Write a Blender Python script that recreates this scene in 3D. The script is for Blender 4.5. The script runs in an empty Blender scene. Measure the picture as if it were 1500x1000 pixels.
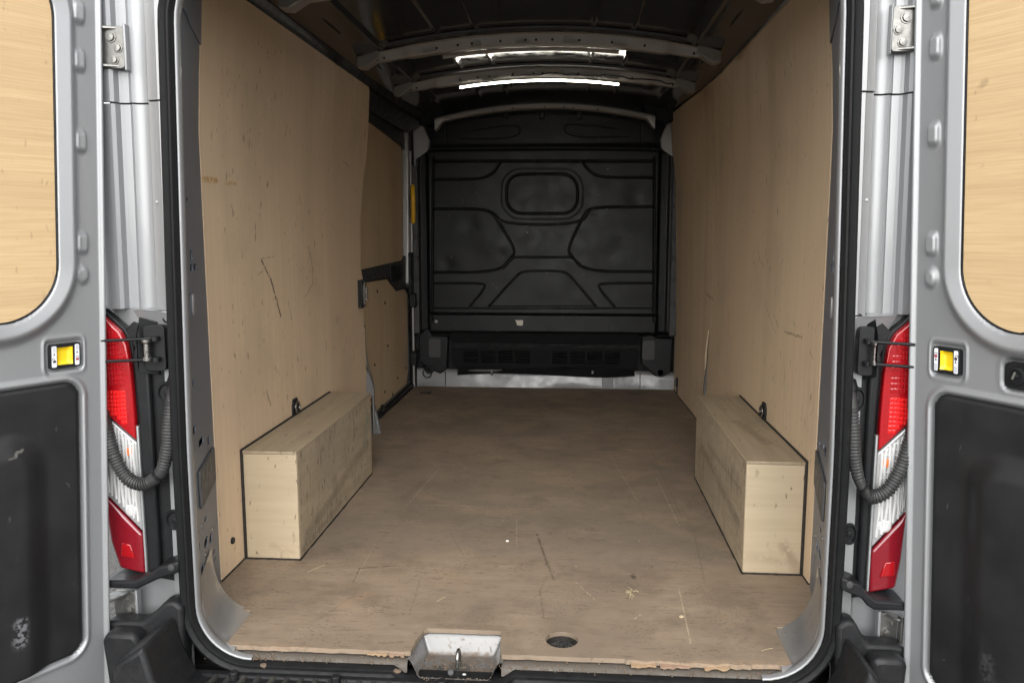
import bpy, bmesh, math, random
import numpy as np
from mathutils import Vector, Matrix
from mathutils.geometry import tessellate_polygon
random.seed(7)
R = math.radians
S = bpy.context.scene
COL = S.collection

# ------------------------------------------------------------------ camera
F_PX, YAW, PITCH = 1187.0, math.atan(88.5 / 1187.0), math.atan(160.0 / 1187.0)
CAM = Vector((0.164, -1.863, 1.03))          # metres; load floor is z = 0, rear floor edge y = 0
cd = bpy.data.cameras.new('camera')
cd.sensor_width = 36.0
cd.lens = F_PX / 1500.0 * 36.0
cd.clip_start, cd.clip_end = 0.02, 500.0
cam = bpy.data.objects.new('camera', cd)
cam.location = CAM
cam.rotation_euler = (math.pi / 2 - PITCH, 0, YAW)
COL.objects.link(cam)
S.camera = cam

# ------------------------------------------------------------------ overcast sky, weak soft sun, exposure
SUN_EL, SUN_AZ = 38.0, 6.0                   # high, behind the photographer
w = bpy.data.worlds.new('World')
S.world = w
w.use_nodes = True
nt = w.node_tree
sky = nt.nodes.new('ShaderNodeTexSky')
sky.sky_type = 'NISHITA'
sky.sun_disc = False
sky.sun_elevation = R(SUN_EL)
sky.sun_rotation = R(180 - SUN_AZ)
sky.air_density, sky.dust_density, sky.ozone_density = 1.0, 1.0, 1.0
hs = nt.nodes.new('ShaderNodeHueSaturation')  # cloud cover: hardly any blue left
hs.inputs['Saturation'].default_value = 0.12
bg = nt.nodes['Background']
bg.inputs['Strength'].default_value = 0.15
nt.links.new(sky.outputs[0], hs.inputs['Color'])
nt.links.new(hs.outputs[0], bg.inputs['Color'])
sl = bpy.data.lights.new('sun', 'SUN')
sl.energy, sl.angle, sl.color = 0.85, R(80), (1.0, 0.97, 0.92)
so = bpy.data.objects.new('sun', sl)
so.rotation_euler = (R(90 - SUN_EL), 0, R(-SUN_AZ))
so.location = (0, -4, 6)
COL.objects.link(so)
S.view_settings.view_transform = 'Standard'
S.view_settings.look = 'None'
S.view_settings.gamma = 1.0
S.view_settings.use_curve_mapping = False
S.view_settings.exposure = 1.62
S.cycles.use_adaptive_sampling = True
S.cycles.adaptive_threshold = 0.025
S.cycles.max_bounces = 6
S.cycles.diffuse_bounces = 4
S.cycles.glossy_bounces = 4

# ------------------------------------------------------------------ measuring helper: a sight line cut at a known plane
_r = Vector((math.cos(YAW), math.sin(YAW), 0))
_f = Vector((-math.sin(YAW) * math.cos(PITCH), math.cos(YAW) * math.cos(PITCH), -math.sin(PITCH)))
_u = _r.cross(_f)
def Q(px, py, x=None, y=None, z=None):
    d = (px - 750) * _r - (py - 500) * _u + F_PX * _f
    if x is not None: k = (x - CAM.x) / d.x
    elif y is not None: k = (y - CAM.y) / d.y
    else: k = (z - CAM.z) / d.z
    return CAM + k * d

# ------------------------------------------------------------------ mesh helpers
class MB:
    def __init__(s): s.v, s.f = [], []
    def add(s, vs, fs):
        o = len(s.v)
        s.v += [Vector(p) for p in vs]
        s.f += [tuple(i + o for i in f) for f in fs]
        return s
    def box(s, x0, x1, y0, y1, z0, z1):
        return s.add([(x0,y0,z0),(x1,y0,z0),(x1,y1,z0),(x0,y1,z0),(x0,y0,z1),(x1,y0,z1),(x1,y1,z1),(x0,y1,z1)],
                     [(0,3,2,1),(4,5,6,7),(0,1,5,4),(1,2,6,5),(2,3,7,6),(3,0,4,7)])
    def obox(s, c, ax, ay, az):
        c, ax, ay, az = Vector(c), Vector(ax), Vector(ay), Vector(az)
        vs = [c + ax*i + ay*j + az*k for k in (-1,1) for (i,j) in ((-1,-1),(1,-1),(1,1),(-1,1))]
        return s.add(vs, [(0,3,2,1),(4,5,6,7),(0,1,5,4),(1,2,6,5),(2,3,7,6),(3,0,4,7)])
    def prism(s, loop, vec):
        n = len(loop); vec = Vector(vec)
        vs = [Vector(p) for p in loop] + [Vector(p) + vec for p in loop]
        return s.add(vs, [tuple(range(n))[::-1], tuple(range(n, 2*n))] + [(i, (i+1) % n, n+(i+1) % n, n+i) for i in range(n)])
    def plate(s, outline, holes, fn, n0, n1):
        loops = [list(outline)] + [list(h) for h in holes]
        tris = tessellate_polygon([[Vector((a, b, 0)) for a, b in l] for l in loops])
        flat = [p for l in loops for p in l]; N = len(flat)
        vs = [fn(a, b, n0) for a, b in flat] + [fn(a, b, n1) for a, b in flat]
        fs = [t for t in tris] + [tuple(i + N for i in t[::-1]) for t in tris]
        o = 0
        for l in loops:
            m = len(l)
            fs += [(o+i, o+(i+1) % m, N+o+(i+1) % m, N+o+i) for i in range(m)]
            o += m
        return s.add(vs, fs)
    def grid(s, rows, closed=False):
        m = len(rows[0]); vs = [p for r in rows for p in r]; fs = []
        for i in range(len(rows) - 1):
            for j in range(m if closed else m - 1):
                k = (j + 1) % m
                fs.append((i*m+j, i*m+k, (i+1)*m+k, (i+1)*m+j))
        return s.add(vs, fs)
    def tube(s, path, rad, n=8, caps=True):
        P = [Vector(p) for p in path]; rows = []
        up = Vector((0.13, 0.21, 1)).normalized()
        for i, p in enumerate(P):
            t = (P[min(i+1, len(P)-1)] - P[max(i-1, 0)]).normalized()
            a = t.cross(up)
            if a.length < 1e-3: a = t.cross(Vector((1, 0, 0)))
            a.normalize(); b = t.cross(a)
            up = b.cross(t) if False else up
            r = rad[i] if isinstance(rad, (list, tuple)) else rad
            rows.append([p + (a*math.cos(2*math.pi*k/n) + b*math.sin(2*math.pi*k/n))*r for k in range(n)])
        o = len(s.v)
        s.grid(rows, True)
        if caps:
            s.f.append(tuple(o + k for k in range(n)))
            e = len(s.v) - n
            s.f.append(tuple(e + k for k in range(n))[::-1])
        return s
    def lathe(s, c, d, prof, n=16):
        c, d = Vector(c), Vector(d).normalized()
        a = d.orthogonal().normalized(); b = d.cross(a)
        rows = [[c + d*h + (a*math.cos(2*math.pi*k/n) + b*math.sin(2*math.pi*k/n))*max(r, 1e-5) for k in range(n)] for r, h in prof]
        return s.grid(rows, True)

def setp(o, label=None, cat=None, group=None, kind=None):
    if label: o['label'] = label
    if cat: o['category'] = cat
    if group: o['group'] = group
    if kind: o['kind'] = kind
    return o

def wloc(o):
    v = Vector((0, 0, 0))
    while o: v += o.location; o = o.parent
    return v

WARP = None
def mk(name, b, m, parent=None, bevel=0, seg=2, smooth=32, fix=True, **kw):
    if WARP: b.v = [WARP(p) for p in b.v]
    vs = b.v
    lo = Vector([min(p[i] for p in vs) for i in range(3)]); hi = Vector([max(p[i] for p in vs) for i in range(3)])
    c = (lo + hi) / 2
    me = bpy.data.meshes.new(name)
    me.from_pydata([tuple(p - c) for p in vs], [], b.f)
    if fix:
        bm = bmesh.new(); bm.from_mesh(me)
        bmesh.ops.recalc_face_normals(bm, faces=bm.faces)
        bm.to_mesh(me); bm.free()
    me.shade_smooth()
    if smooth < 180: me.set_sharp_from_angle(angle=R(smooth))
    me.materials.append(m)
    o = bpy.data.objects.new(name, me)
    COL.objects.link(o)
    if parent:
        o.parent = parent
        o.location = c - wloc(parent)
    else:
        o.location = c
    if bevel:
        md = o.modifiers.new('edge', 'BEVEL')
        md.width, md.segments, md.limit_method, md.angle_limit = bevel, seg, 'ANGLE', R(35)
        md.harden_normals = False
    return setp(o, **kw)

def again(o, loc, parent, rot=None):           # a copy that shares mesh data
    c = o.copy(); COL.objects.link(c); c.parent = parent
    c.location = Vector(loc) - wloc(parent)
    if rot: c.rotation_euler = rot
    return c

def rrect(u0, u1, v0, v1, r, n=5):
    rs = r if isinstance(r, (list, tuple)) else (r,)*4
    out = []
    for (cu, cv, a0, q) in ((u1, v0, -90, rs[0]), (u1, v1, 0, rs[1]), (u0, v1, 90, rs[2]), (u0, v0, 180, rs[3])):
        su, sv = (-1 if cu == u1 else 1), (-1 if cv == v1 else 1)
        for k in range(n + 1):
            a = R(a0 + 90*k/n)
            out.append((cu + su*q + q*math.cos(a), cv + sv*q + q*math.sin(a)))
    return out
def circ(u, v, r, n=14, e=1.0): return [(u + r*math.cos(2*math.pi*k/n), v + e*r*math.sin(2*math.pi*k/n)) for k in range(n)]
def chaikin(p, it=3, closed=False):
    p = [Vector(q) for q in p]
    for _ in range(it):
        o = []; n = len(p)
        if not closed: o.append(p[0])
        for i in range(n if closed else n-1):
            a, b = p[i], p[(i+1) % n]
            o += [a*.75 + b*.25, a*.25 + b*.75]
        if not closed: o.append(p[-1])
        p = o
    return p
def bez(p, n=40):
    P = [Vector(q) for q in p]; P = [2*P[0]-P[1]] + P + [2*P[-1]-P[-2]]; out = []
    for i in range(1, len(P)-2):
        for k in range(n):
            t = k/n; a, b, c, d = P[i-1:i+3]
            out.append(.5*((2*b) + (c-a)*t + (2*a-5*b+4*c-d)*t*t + (3*b-a-3*c+d)*t**3))
    return out + [P[-2]]
def lerp(a, b, t): return a + (b-a)*t
def sstep(a, b, x):
    t = min(1, max(0, (x-a)/(b-a))); return t*t*(3-2*t)

# ------------------------------------------------------------------ the van root (origin on the ground under the rear)
GZ = -0.62
van = bpy.data.objects.new('panel_van', None)
COL.objects.link(van)
van.location = (0, 0, GZ)
setp(van, 'silver panel van with both rear doors open and a plywood lined load bay', 'van')

# ------------------------------------------------------------------ materials
class NG:
    def __init__(s, name):
        s.m = bpy.data.materials.new(name); s.m.use_nodes = True
        s.t = s.m.node_tree; s.b = s.t.nodes['Principled BSDF']
        tc = s.t.nodes.new('ShaderNodeTexCoord'); tc.object = van
        s.co = tc.outputs['Object']
    def lk(s, a, b): s.t.links.new(a, b)
    def put(s, sock, v):
        if hasattr(v, 'is_output'): s.lk(v, sock)
        else: sock.default_value = v
    def math(s, op, a, b=0.0, c=None):
        n = s.t.nodes.new('ShaderNodeMath'); n.operation = op
        s.put(n.inputs[0], a); s.put(n.inputs[1], b)
        if c is not None: s.put(n.inputs[2], c)
        return n.outputs[0]
    def vm(s, op, a, b=None, out=0):
        n = s.t.nodes.new('ShaderNodeVectorMath'); n.operation = op
        s.put(n.inputs[0], a)
        if b is not None:
            if op == 'SCALE': s.put(n.inputs['Scale'], b)
            else: s.put(n.inputs[1], b)
        return n.outputs['Value'] if op in ('LENGTH', 'DOT_PRODUCT') else n.outputs[0]
    def stretch(s, sc, co=None): return s.vm('MULTIPLY', co or s.co, sc)
    def noise(s, scale, detail=4, rough=.55, co=None, dist=0.0):
        n = s.t.nodes.new('ShaderNodeTexNoise')
        n.inputs['Scale'].default_value = scale; n.inputs['Detail'].default_value = detail
        n.inputs['Roughness'].default_value = rough; n.inputs['Distortion'].default_value = dist
        s.lk(co or s.co, n.inputs['Vector'])
        return n.outputs['Fac']
    def noisec(s, scale, co=None):
        n = s.t.nodes.new('ShaderNodeTexNoise'); n.inputs['Scale'].default_value = scale
        s.lk(co or s.co, n.inputs['Vector']); return n.outputs['Color']
    def voro(s, scale, co=None, feature='F1', rnd=1.0):
        n = s.t.nodes.new('ShaderNodeTexVoronoi'); n.feature = feature
        n.inputs['Scale'].default_value = scale; n.inputs['Randomness'].default_value = rnd
        s.lk(co or s.co, n.inputs['Vector']); return n.outputs['Distance']
    def ss(s, v, a, b, lo=0.0, hi=1.0):
        n = s.t.nodes.new('ShaderNodeMapRange'); n.interpolation_type = 'SMOOTHSTEP'
        s.put(n.inputs['Value'], v)
        if a < b: vals = (a, b, lo, hi)
        else: vals = (b, a, hi, lo)
        for k, q in zip(('From Min', 'From Max', 'To Min', 'To Max'), vals): n.inputs[k].default_value = q
        return n.outputs[0]
    def voro2(s, scale, u, v, co=None):          # flat cell pattern: u, v are weight triples picking the in-plane axes
        a, b = s.vm('DOT_PRODUCT', co or s.co, u), s.vm('DOT_PRODUCT', co or s.co, v)
        c = s.t.nodes.new('ShaderNodeCombineXYZ'); s.lk(a, c.inputs[0]); s.lk(b, c.inputs[1])
        n = s.t.nodes.new('ShaderNodeTexVoronoi'); n.voronoi_dimensions = '2D'; n.inputs['Scale'].default_value = scale
        s.lk(c.outputs[0], n.inputs['Vector']); return n.outputs['Distance']
    def mix(s, f, a, b, mode='MIX'):
        n = s.t.nodes.new('ShaderNodeMix'); n.data_type = 'RGBA'; n.blend_type = mode
        def c(v): return v if hasattr(v, 'is_output') else (*v, 1)
        s.put(n.inputs[0], f); s.put(n.inputs[6], c(a)); s.put(n.inputs[7], c(b))
        return n.outputs[2]
    def seg(s, co, a, b, wd):                   # soft mask of a stroke from a to b (van space)
        a, b = Vector(a), Vector(b); ba = b - a
        pa = s.vm('SUBTRACT', co, tuple(a))
        h = s.math('DIVIDE', s.vm('DOT_PRODUCT', pa, tuple(ba)), max(ba.dot(ba), 1e-9))
        n = s.t.nodes.new('ShaderNodeClamp'); s.lk(h, n.inputs[0])
        q = s.vm('SCALE', tuple(ba), n.outputs[0])
        d = s.vm('LENGTH', s.vm('SUBTRACT', pa, q))
        return s.ss(d, wd, wd*.25)
    def mx(s, *m):
        o = m[0]
        for k in m[1:]: o = s.math('MAXIMUM', o, k)
        return o
    def bump(s, h, dist=.002, strength=.5):
        n = s.t.nodes.new('ShaderNodeBump'); n.inputs['Distance'].default_value = dist; n.inputs['Strength'].default_value = strength
        s.lk(h, n.inputs['Height']); s.lk(n.outputs[0], s.b.inputs['Normal'])
    def out(s, col, rough, metal=0.0, coat=0.0, spec=.5):
        b = s.b
        if not hasattr(col, 'is_output'): col = (*col, 1)
        s.put(b.inputs['Base Color'], col); s.put(b.inputs['Roughness'], rough)
        b.inputs['Metallic'].default_value = metal
        b.inputs['Coat Weight'].default_value = coat; b.inputs['Coat Roughness'].default_value = .08
        b.inputs['Specular IOR Level'].default_value = spec
        return s.m

def simple(name, c, rough, metal=0.0, coat=0.0, var=.25, nscale=9, bumpd=0.0, bscale=300, spec=.5, dust=0.0, dustc=(.30,.27,.23)):
    g = NG(name)
    n = g.noise(nscale, 5)
    d = tuple(q*(1-var) for q in c); e = tuple(min(1, q*(1+var*.6)) for q in c)
    col = g.mix(n, d, e)
    if dust:
        n2 = g.noise(37, 6, .7)
        col = g.mix(g.math('MULTIPLY', g.ss(n2, .48, .72), dust), col, dustc)
    r = g.ss(g.noise(nscale*2.7, 4), .3, .7, max(0, rough*.8), min(1, rough*1.25))
    if bumpd: g.bump(g.noise(bscale, 3), bumpd, .6)
    return g.out(col, r, metal, coat, spec)

def silver_mat(name, c=(.285,.290,.296), rough=.44, metal=.45, dirt=0.0):
    g = NG(name)
    n = g.noise(3, 1)
    col = g.mix(n, tuple(q*.96 for q in c), tuple(min(1, q*1.03) for q in c))
    if dirt:
        sp = g.ss(g.noise(70, 4, .7), .55, .75)
        patch = g.ss(g.noise(9, 2), .42, .62)
        col = g.mix(g.math('MULTIPLY', g.math('MULTIPLY', sp, patch), dirt), col, (.11,.09,.07))
        r = g.ss(g.noise(22, 3), .3, .7, rough*.9, rough*1.35)
    else:
        r = rough
    return g.out(col, r, metal, .4 if metal > .3 else 0)
SILVER = silver_mat('silver_paint')
PILLAR_SHADED = silver_mat('silver_paint_shaded_copy', (.125,.142,.172), .42, .15)  # darker, cooler copy of the silver paint, with shade put into its colour
SILVER_DIRTY = silver_mat('dusty_silver_paint', (.34,.335,.33), .32, .6, .8)
SILL = silver_mat('dirt_caked_sill_paint', (.075,.063,.05), .6, .1, .95)
CREAM = silver_mat('silver_paint_flange', (.36,.35,.335), .36, .25)
def dish_mat():
    g = NG('grimy_latch_recess_paint')
    sx = g.t.nodes.new('ShaderNodeSeparateXYZ'); g.lk(g.co, sx.inputs[0])
    low = g.ss(sx.outputs[2], .575, .562)
    d = g.math('ADD', g.math('MULTIPLY', g.ss(g.noise(38, 5, .7), .35, .62), low), g.math('MULTIPLY', g.ss(g.noise(120, 3, .6), .60, .68), .8))
    n = g.t.nodes.new('ShaderNodeClamp'); g.lk(d, n.inputs[0])
    col = g.mix(n.outputs[0], (.17,.168,.164), g.mix(g.noise(60, 4), (.10,.075,.055), (.20,.155,.115)))
    return g.out(col, g.ss(n.outputs[0], 0, 1, .26, .8), .3, .2)
DISH = dish_mat()
ZINC = simple('zinc_plate', (.24,.236,.222), .40, .85, 0, .2, 30, .0006, 90)
STEEL = simple('bare_steel', (.30,.29,.27), .28, .95, 0, .35, 60)
RUBBER = simple('black_rubber', (.009,.0094,.010), .5, 0, 0, .25, 20, 0, 240, .25, .08, (.03,.029,.027))
CONDUIT = simple('grey_black_conduit', (.030,.030,.030), .5, 0, 0, .2, 20, 0, 240, .4, .2, (.07,.068,.062))
RUBBER_SILL = simple('dusty_sill_rubber', (.028,.028,.028), .6, 0, 0, .3, 18, .0008, 200, .4, .75, (.15,.13,.11))
BLACKPL = simple('black_plastic', (.0105,.011,.012), .42, 0, 0, .2, 14, 0, 420, .25, .05, (.03,.029,.027))
DARKPL = simple('dark_grey_plastic', (.042,.042,.042), .5, 0, 0, .12, 14, 0, 380, .4)
BUMPER = simple('bumper_plastic', (.012,.0125,.0135), .45, 0, 0, .25, 12, .0010, 260, .28, .2, (.045,.041,.036))
TREAD = simple('dusty_tread_plastic', (.030,.029,.027), .6, 0, 0, .3, 18, 0, 240, .4, .6, (.10,.09,.075))
BUFFER = simple('grey_rubber_pad', (.075,.074,.072), .6, 0, 0, .1, 14)
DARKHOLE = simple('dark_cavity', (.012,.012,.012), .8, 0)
SEALANT = simple('black_sealant', (.018,.015,.012), .7, 0, 0, .4, 60)
YELLOW = simple('yellow_plastic', (.78,.55,.012), .32, 0, .2, .06, 14)
YELLOW_D = simple('amber_yellow_plastic', (.75,.42,.015), .4, 0, 0, .1, 14)
WHITE = simple('white_sticker', (.74,.75,.78), .4, 0, 0, .03, 14)
STICKERGREY = simple('sticker_grey_print', (.52,.53,.57), .4, 0)
INK = simple('black_print', (.02,.02,.02), .5, 0)
INKRED = simple('red_print', (.35,.03,.04), .5, 0)
PAPER = simple('torn_paper', (.62,.58,.50), .8, 0, 0, .3, 60)

def roof_mat():
    g = NG('glossy_grey_roof_paint')
    n = g.noise(5, 5)
    col = g.mix(n, (.026,.026,.026), (.040,.040,.040))
    g.bump(g.noise(5, 2), .003, .10)
    return g.out(col, g.ss(g.noise(16, 3), .35, .65, .05, .12), 0, 0, .35)
ROOF = roof_mat()
BOW = silver_mat('roof_bow_paint', (.30,.288,.27), .38, .3, .4)
RAIL = simple('grey_cantrail', (.030,.032,.035), .42, .2, 0, .2, 8, .0008, 60)

def bulk_mat():
    g = NG('black_bulkhead_paint')
    n = g.noise(8, 6)
    col = g.mix(n, (.0050,.0055,.0060), (.0090,.0095,.0100))
    st = g.stretch((1, 1, .35))
    sc = g.ss(g.voro2(24, (.6, 0, .2), (-.15, 0, 1), g.vm('ADD', g.co, g.vm('SCALE', g.noisec(20), .06))), .06, .025)
    pt = g.math('MULTIPLY', g.ss(g.noise(3.0, 2), .50, .60), g.ss(g.noise(55, 2), .47, .6))
    col = g.mix(g.math('MULTIPLY', g.math('MULTIPLY', sc, pt), .8), col, (.26,.26,.25))
    sm = g.ss(g.noise(4, 6, .65), .55, .75)
    col = g.mix(g.math('MULTIPLY', sm, .15), col, (.03,.03,.029))
    g.bump(g.noise(3, 2), .006, .15)
    return g.out(col, g.ss(g.noise(11, 5), .3, .7, .36, .46), 0, 0, .24)
BULK = bulk_mat()

def ply(name, c0, c1, grain, strokes=(), smudge=.35, marks=1.0, rough=.62, uv=((1, 1, 0), (0, 0, 1)), dense=0.0):
    """birch ply; grain = per-axis multipliers (small along the grain)"""
    g = NG(name)
    gs = g.stretch(grain)
    fine = g.noise(1.0, 4, .6, gs, .15)
    wide = g.noise(.11, 3, .5, gs, .3)
    col = g.mix(g.ss(fine, .3, .7), c0, c1)
    col = g.mix(g.math('MULTIPLY', g.ss(wide, .40, .66), .40), col, tuple(q*.86 for q in c0))
    fib = g.ss(g.noise(2.6, 3, .6, gs), .62, .74)           # dark open pores
    col = g.mix(g.math('MULTIPLY', fib, .16), col, tuple(q*.55 for q in c0))
    sm = g.ss(g.noise(2.3, 4, .62), .48, .72)
    col = g.mix(g.math('MULTIPLY', sm, smudge), col, (.27,.215,.155))
    dist = g.vm('ADD', g.co, g.vm('SCALE', g.vm('SUBTRACT', g.noisec(9), (.5,.5,.5)), .05))
    # small dark knocks, longer up and down, in loose clusters
    U_, V_ = uv[0], tuple(.30*q for q in uv[1])
    k1 = g.ss(g.voro2(15, U_, V_, dist), .085, .03)
    cl = g.math('MULTIPLY', g.ss(g.noise(2.2, 3, .6), .40-dense, .56-dense), g.ss(g.noise(31, 2), .42-dense*.5, .54-dense*.5))
    k2 = g.ss(g.voro2(38, U_, V_, dist), .12, .05)
    c2 = g.math('MULTIPLY', g.ss(g.noise(3.7, 3, .6), .45-dense, .58-dense), g.ss(g.noise(47, 2), .46, .58))
    mk_ = g.mx(g.math('MULTIPLY', k1, cl), g.math('MULTIPLY', k2, c2))
    if dense:
        k3 = g.math('MULTIPLY', g.ss(g.noise(1.0, 3, .7, g.stretch((1, 75, 9))), .55, .66), g.ss(g.noise(4.5, 3), .35, .52))
        mk_ = g.mx(mk_, g.math('MULTIPLY', k3, .75))
    col = g.mix(g.math('MULTIPLY', mk_, min(.9, .8*marks)), col, (.075,.055,.038))
    if strokes:
        jit = g.vm('ADD', g.co, g.vm('SCALE', g.vm('SUBTRACT', g.noisec(35), (.5,.5,.5)), .012))
        brk = g.ss(g.noise(70, 3), .35, .5)
        for (a, b, wd, c, al) in strokes:
            m = g.math('MULTIPLY', g.seg(jit, a, b, wd), al)
            col = g.mix(g.math('MULTIPLY', m, brk), col, c)
    g.bump(g.noise(1.0, 2, .6, gs), .0008, .45)
    return g.out(col, g.ss(wide, .3, .7, rough*.85, rough*1.1), 0, 0, .35), g

def Vz(p): return (p[0], p[1], p[2] - GZ)       # van-space height
W = 0.868
BK = (.045,.033,.024); LT = (.55,.44,.28); RU = (.36,.19,.03)
def L_(a, b): return Vz(Q(a, b, x=-W))
def R_(a, b): return Vz(Q(a, b, x=W))
lst = [(L_(383,381), L_(397,410), .007, BK, .9), (L_(397,410), L_(411,462), .008, BK, .95), (L_(374,328), L_(374,353), .004, BK, .9),
       (L_(422,440), L_(432,494), .003, BK, .7), (L_(452,362), L_(457,385), .006, (.12,.085,.055), .7), (L_(457,385), L_(458,415), .006, (.14,.10,.065), .6),
       (L_(458,415), L_(447,435), .006, (.16,.115,.075), .5), (L_(472,415), L_(473,480), .003, LT, .7), (L_(478,500), L_(478,512), .004, BK, .8),
       (L_(295,263), L_(318,264), .012, RU, .75), (L_(330,269), L_(345,269), .009, RU, .55), (L_(404,166), L_(408,172), .008, (.16,.12,.08), .6),
       (L_(384,379), L_(402,375), .004, (.16,.12,.08), .5), (L_(385,397), L_(378,402), .004, (.16,.12,.08), .5),
       (L_(500,236), L_(512,244), .005, BK, .6), (L_(438,285), L_(440,300), .006, (.15,.11,.075), .5), (L_(391,575), L_(396,592), .012, (.17,.125,.08), .6)]
rst = [(R_(1007,160), R_(1008,183), .005, BK, .85), (R_(1080,178), R_(1081,210), .0025, LT, .6), (R_(1085,484), R_(1085,560), .003, LT, .6),
       (R_(1123,452), R_(1137,490), .003, BK, .6), (R_(1149,486), R_(1175,494), .006, (.17,.125,.075), .7), (R_(1161,470), R_(1166,480), .003, BK, .7),
       (R_(1186,514), R_(1191,526), .003, BK, .7), (R_(1114,382), R_(1120,391), .003, BK, .7), (R_(1133,460), R_(1140,478), .008, (.20,.15,.09), .5),
       (R_(1018,410), R_(1019,440), .003, (.12,.09,.06), .7), (R_(1036,430), R_(1044,438), .012, (.15,.11,.075), .6), (R_(1148,515), R_(1150,600), .004, (.16,.12,.08), .4)]
VERT = (46, 46, 1.1)
PLY_L, _ = ply('birch_ply_left_wall', (.575,.430,.285), (.615,.465,.315), VERT, lst, .24, .75)
PLY_R, _ = ply('birch_ply_right_wall', (.575,.430,.280), (.615,.465,.308), VERT, rst, .24, .75)
PLY_D, _ = ply('birch_ply_door_blank', (.49,.345,.182), (.57,.412,.232), (5.0, 5.0, 190), (), .05, .35, .5)
PLY_S, _ = ply('birch_ply_side_door', (.50,.365,.225), (.54,.40,.25), VERT, (), .2, .5)
PLY_B, _ = ply('birch_ply_box', (.44,.356,.240), (.475,.386,.265), (3, 3, 60), [
       (Vz(Q(420,738,y=.52)), Vz(Q(409,752,y=.52)), .006, (.10,.045,.035), .9), (Vz(Q(421,737,y=.52)), Vz(Q(421,750,y=.52)), .004, (.10,.05,.04), .8),
       (Vz(Q(1150,800,y=.52)), Vz(Q(1170,838,y=.52)), .03, (.24,.17,.11), .7), (Vz(Q(1100,815,y=.52)), Vz(Q(1140,825,y=.52)), .025, (.30,.23,.15), .5),
       (Vz(Q(395,800,y=.52)), Vz(Q(425,812,y=.52)), .025, (.30,.23,.14), .5)], .28)
PLY_BS, _ = ply('scuffed_ply_box_side', (.31,.246,.168), (.38,.308,.213), (40, 6, 40), [
       ((-.689, .60, .05-GZ), (-.689, 1.40, .15-GZ), .03, (.16,.12,.08), .55), ((-.689, .57, .02-GZ), (-.689, 1.0, .03-GZ), .02, (.13,.10,.07), .5),
       ((-.689, 1.36, .18-GZ), (-.689, 1.42, .25-GZ), .05, (.17,.19,.15), .6),
       ((.689, .62, .13-GZ), (.689, 1.35, .17-GZ), .03, (.15,.115,.08), .6), ((.689, .6, .24-GZ), (.689, 1.2, .22-GZ), .012, (.15,.115,.08), .5)], .75, 1.3, .62, ((0, 1, 0), (0, 0, 1)), .16)
PLY_BT, _ = ply('worn_ply_box_top', (.29,.228,.152), (.355,.285,.193), (40, 2.2, 40), [
       ((.80, .75, .353-GZ), (.76, 1.05, .353-GZ), .03, (.17,.13,.09), .6)], .6, .9, .62, ((1, 0, 0), (0, 1, 0)))
PLY_EDGE = simple('raw_ply_edge', (.30,.205,.12), .75, 0, 0, .4, 90, .0008, 200)
SPLINT = simple('fresh_split_wood', (.25,.165,.112), .75, 0, 0, .35, 60, .001, 160)

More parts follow.
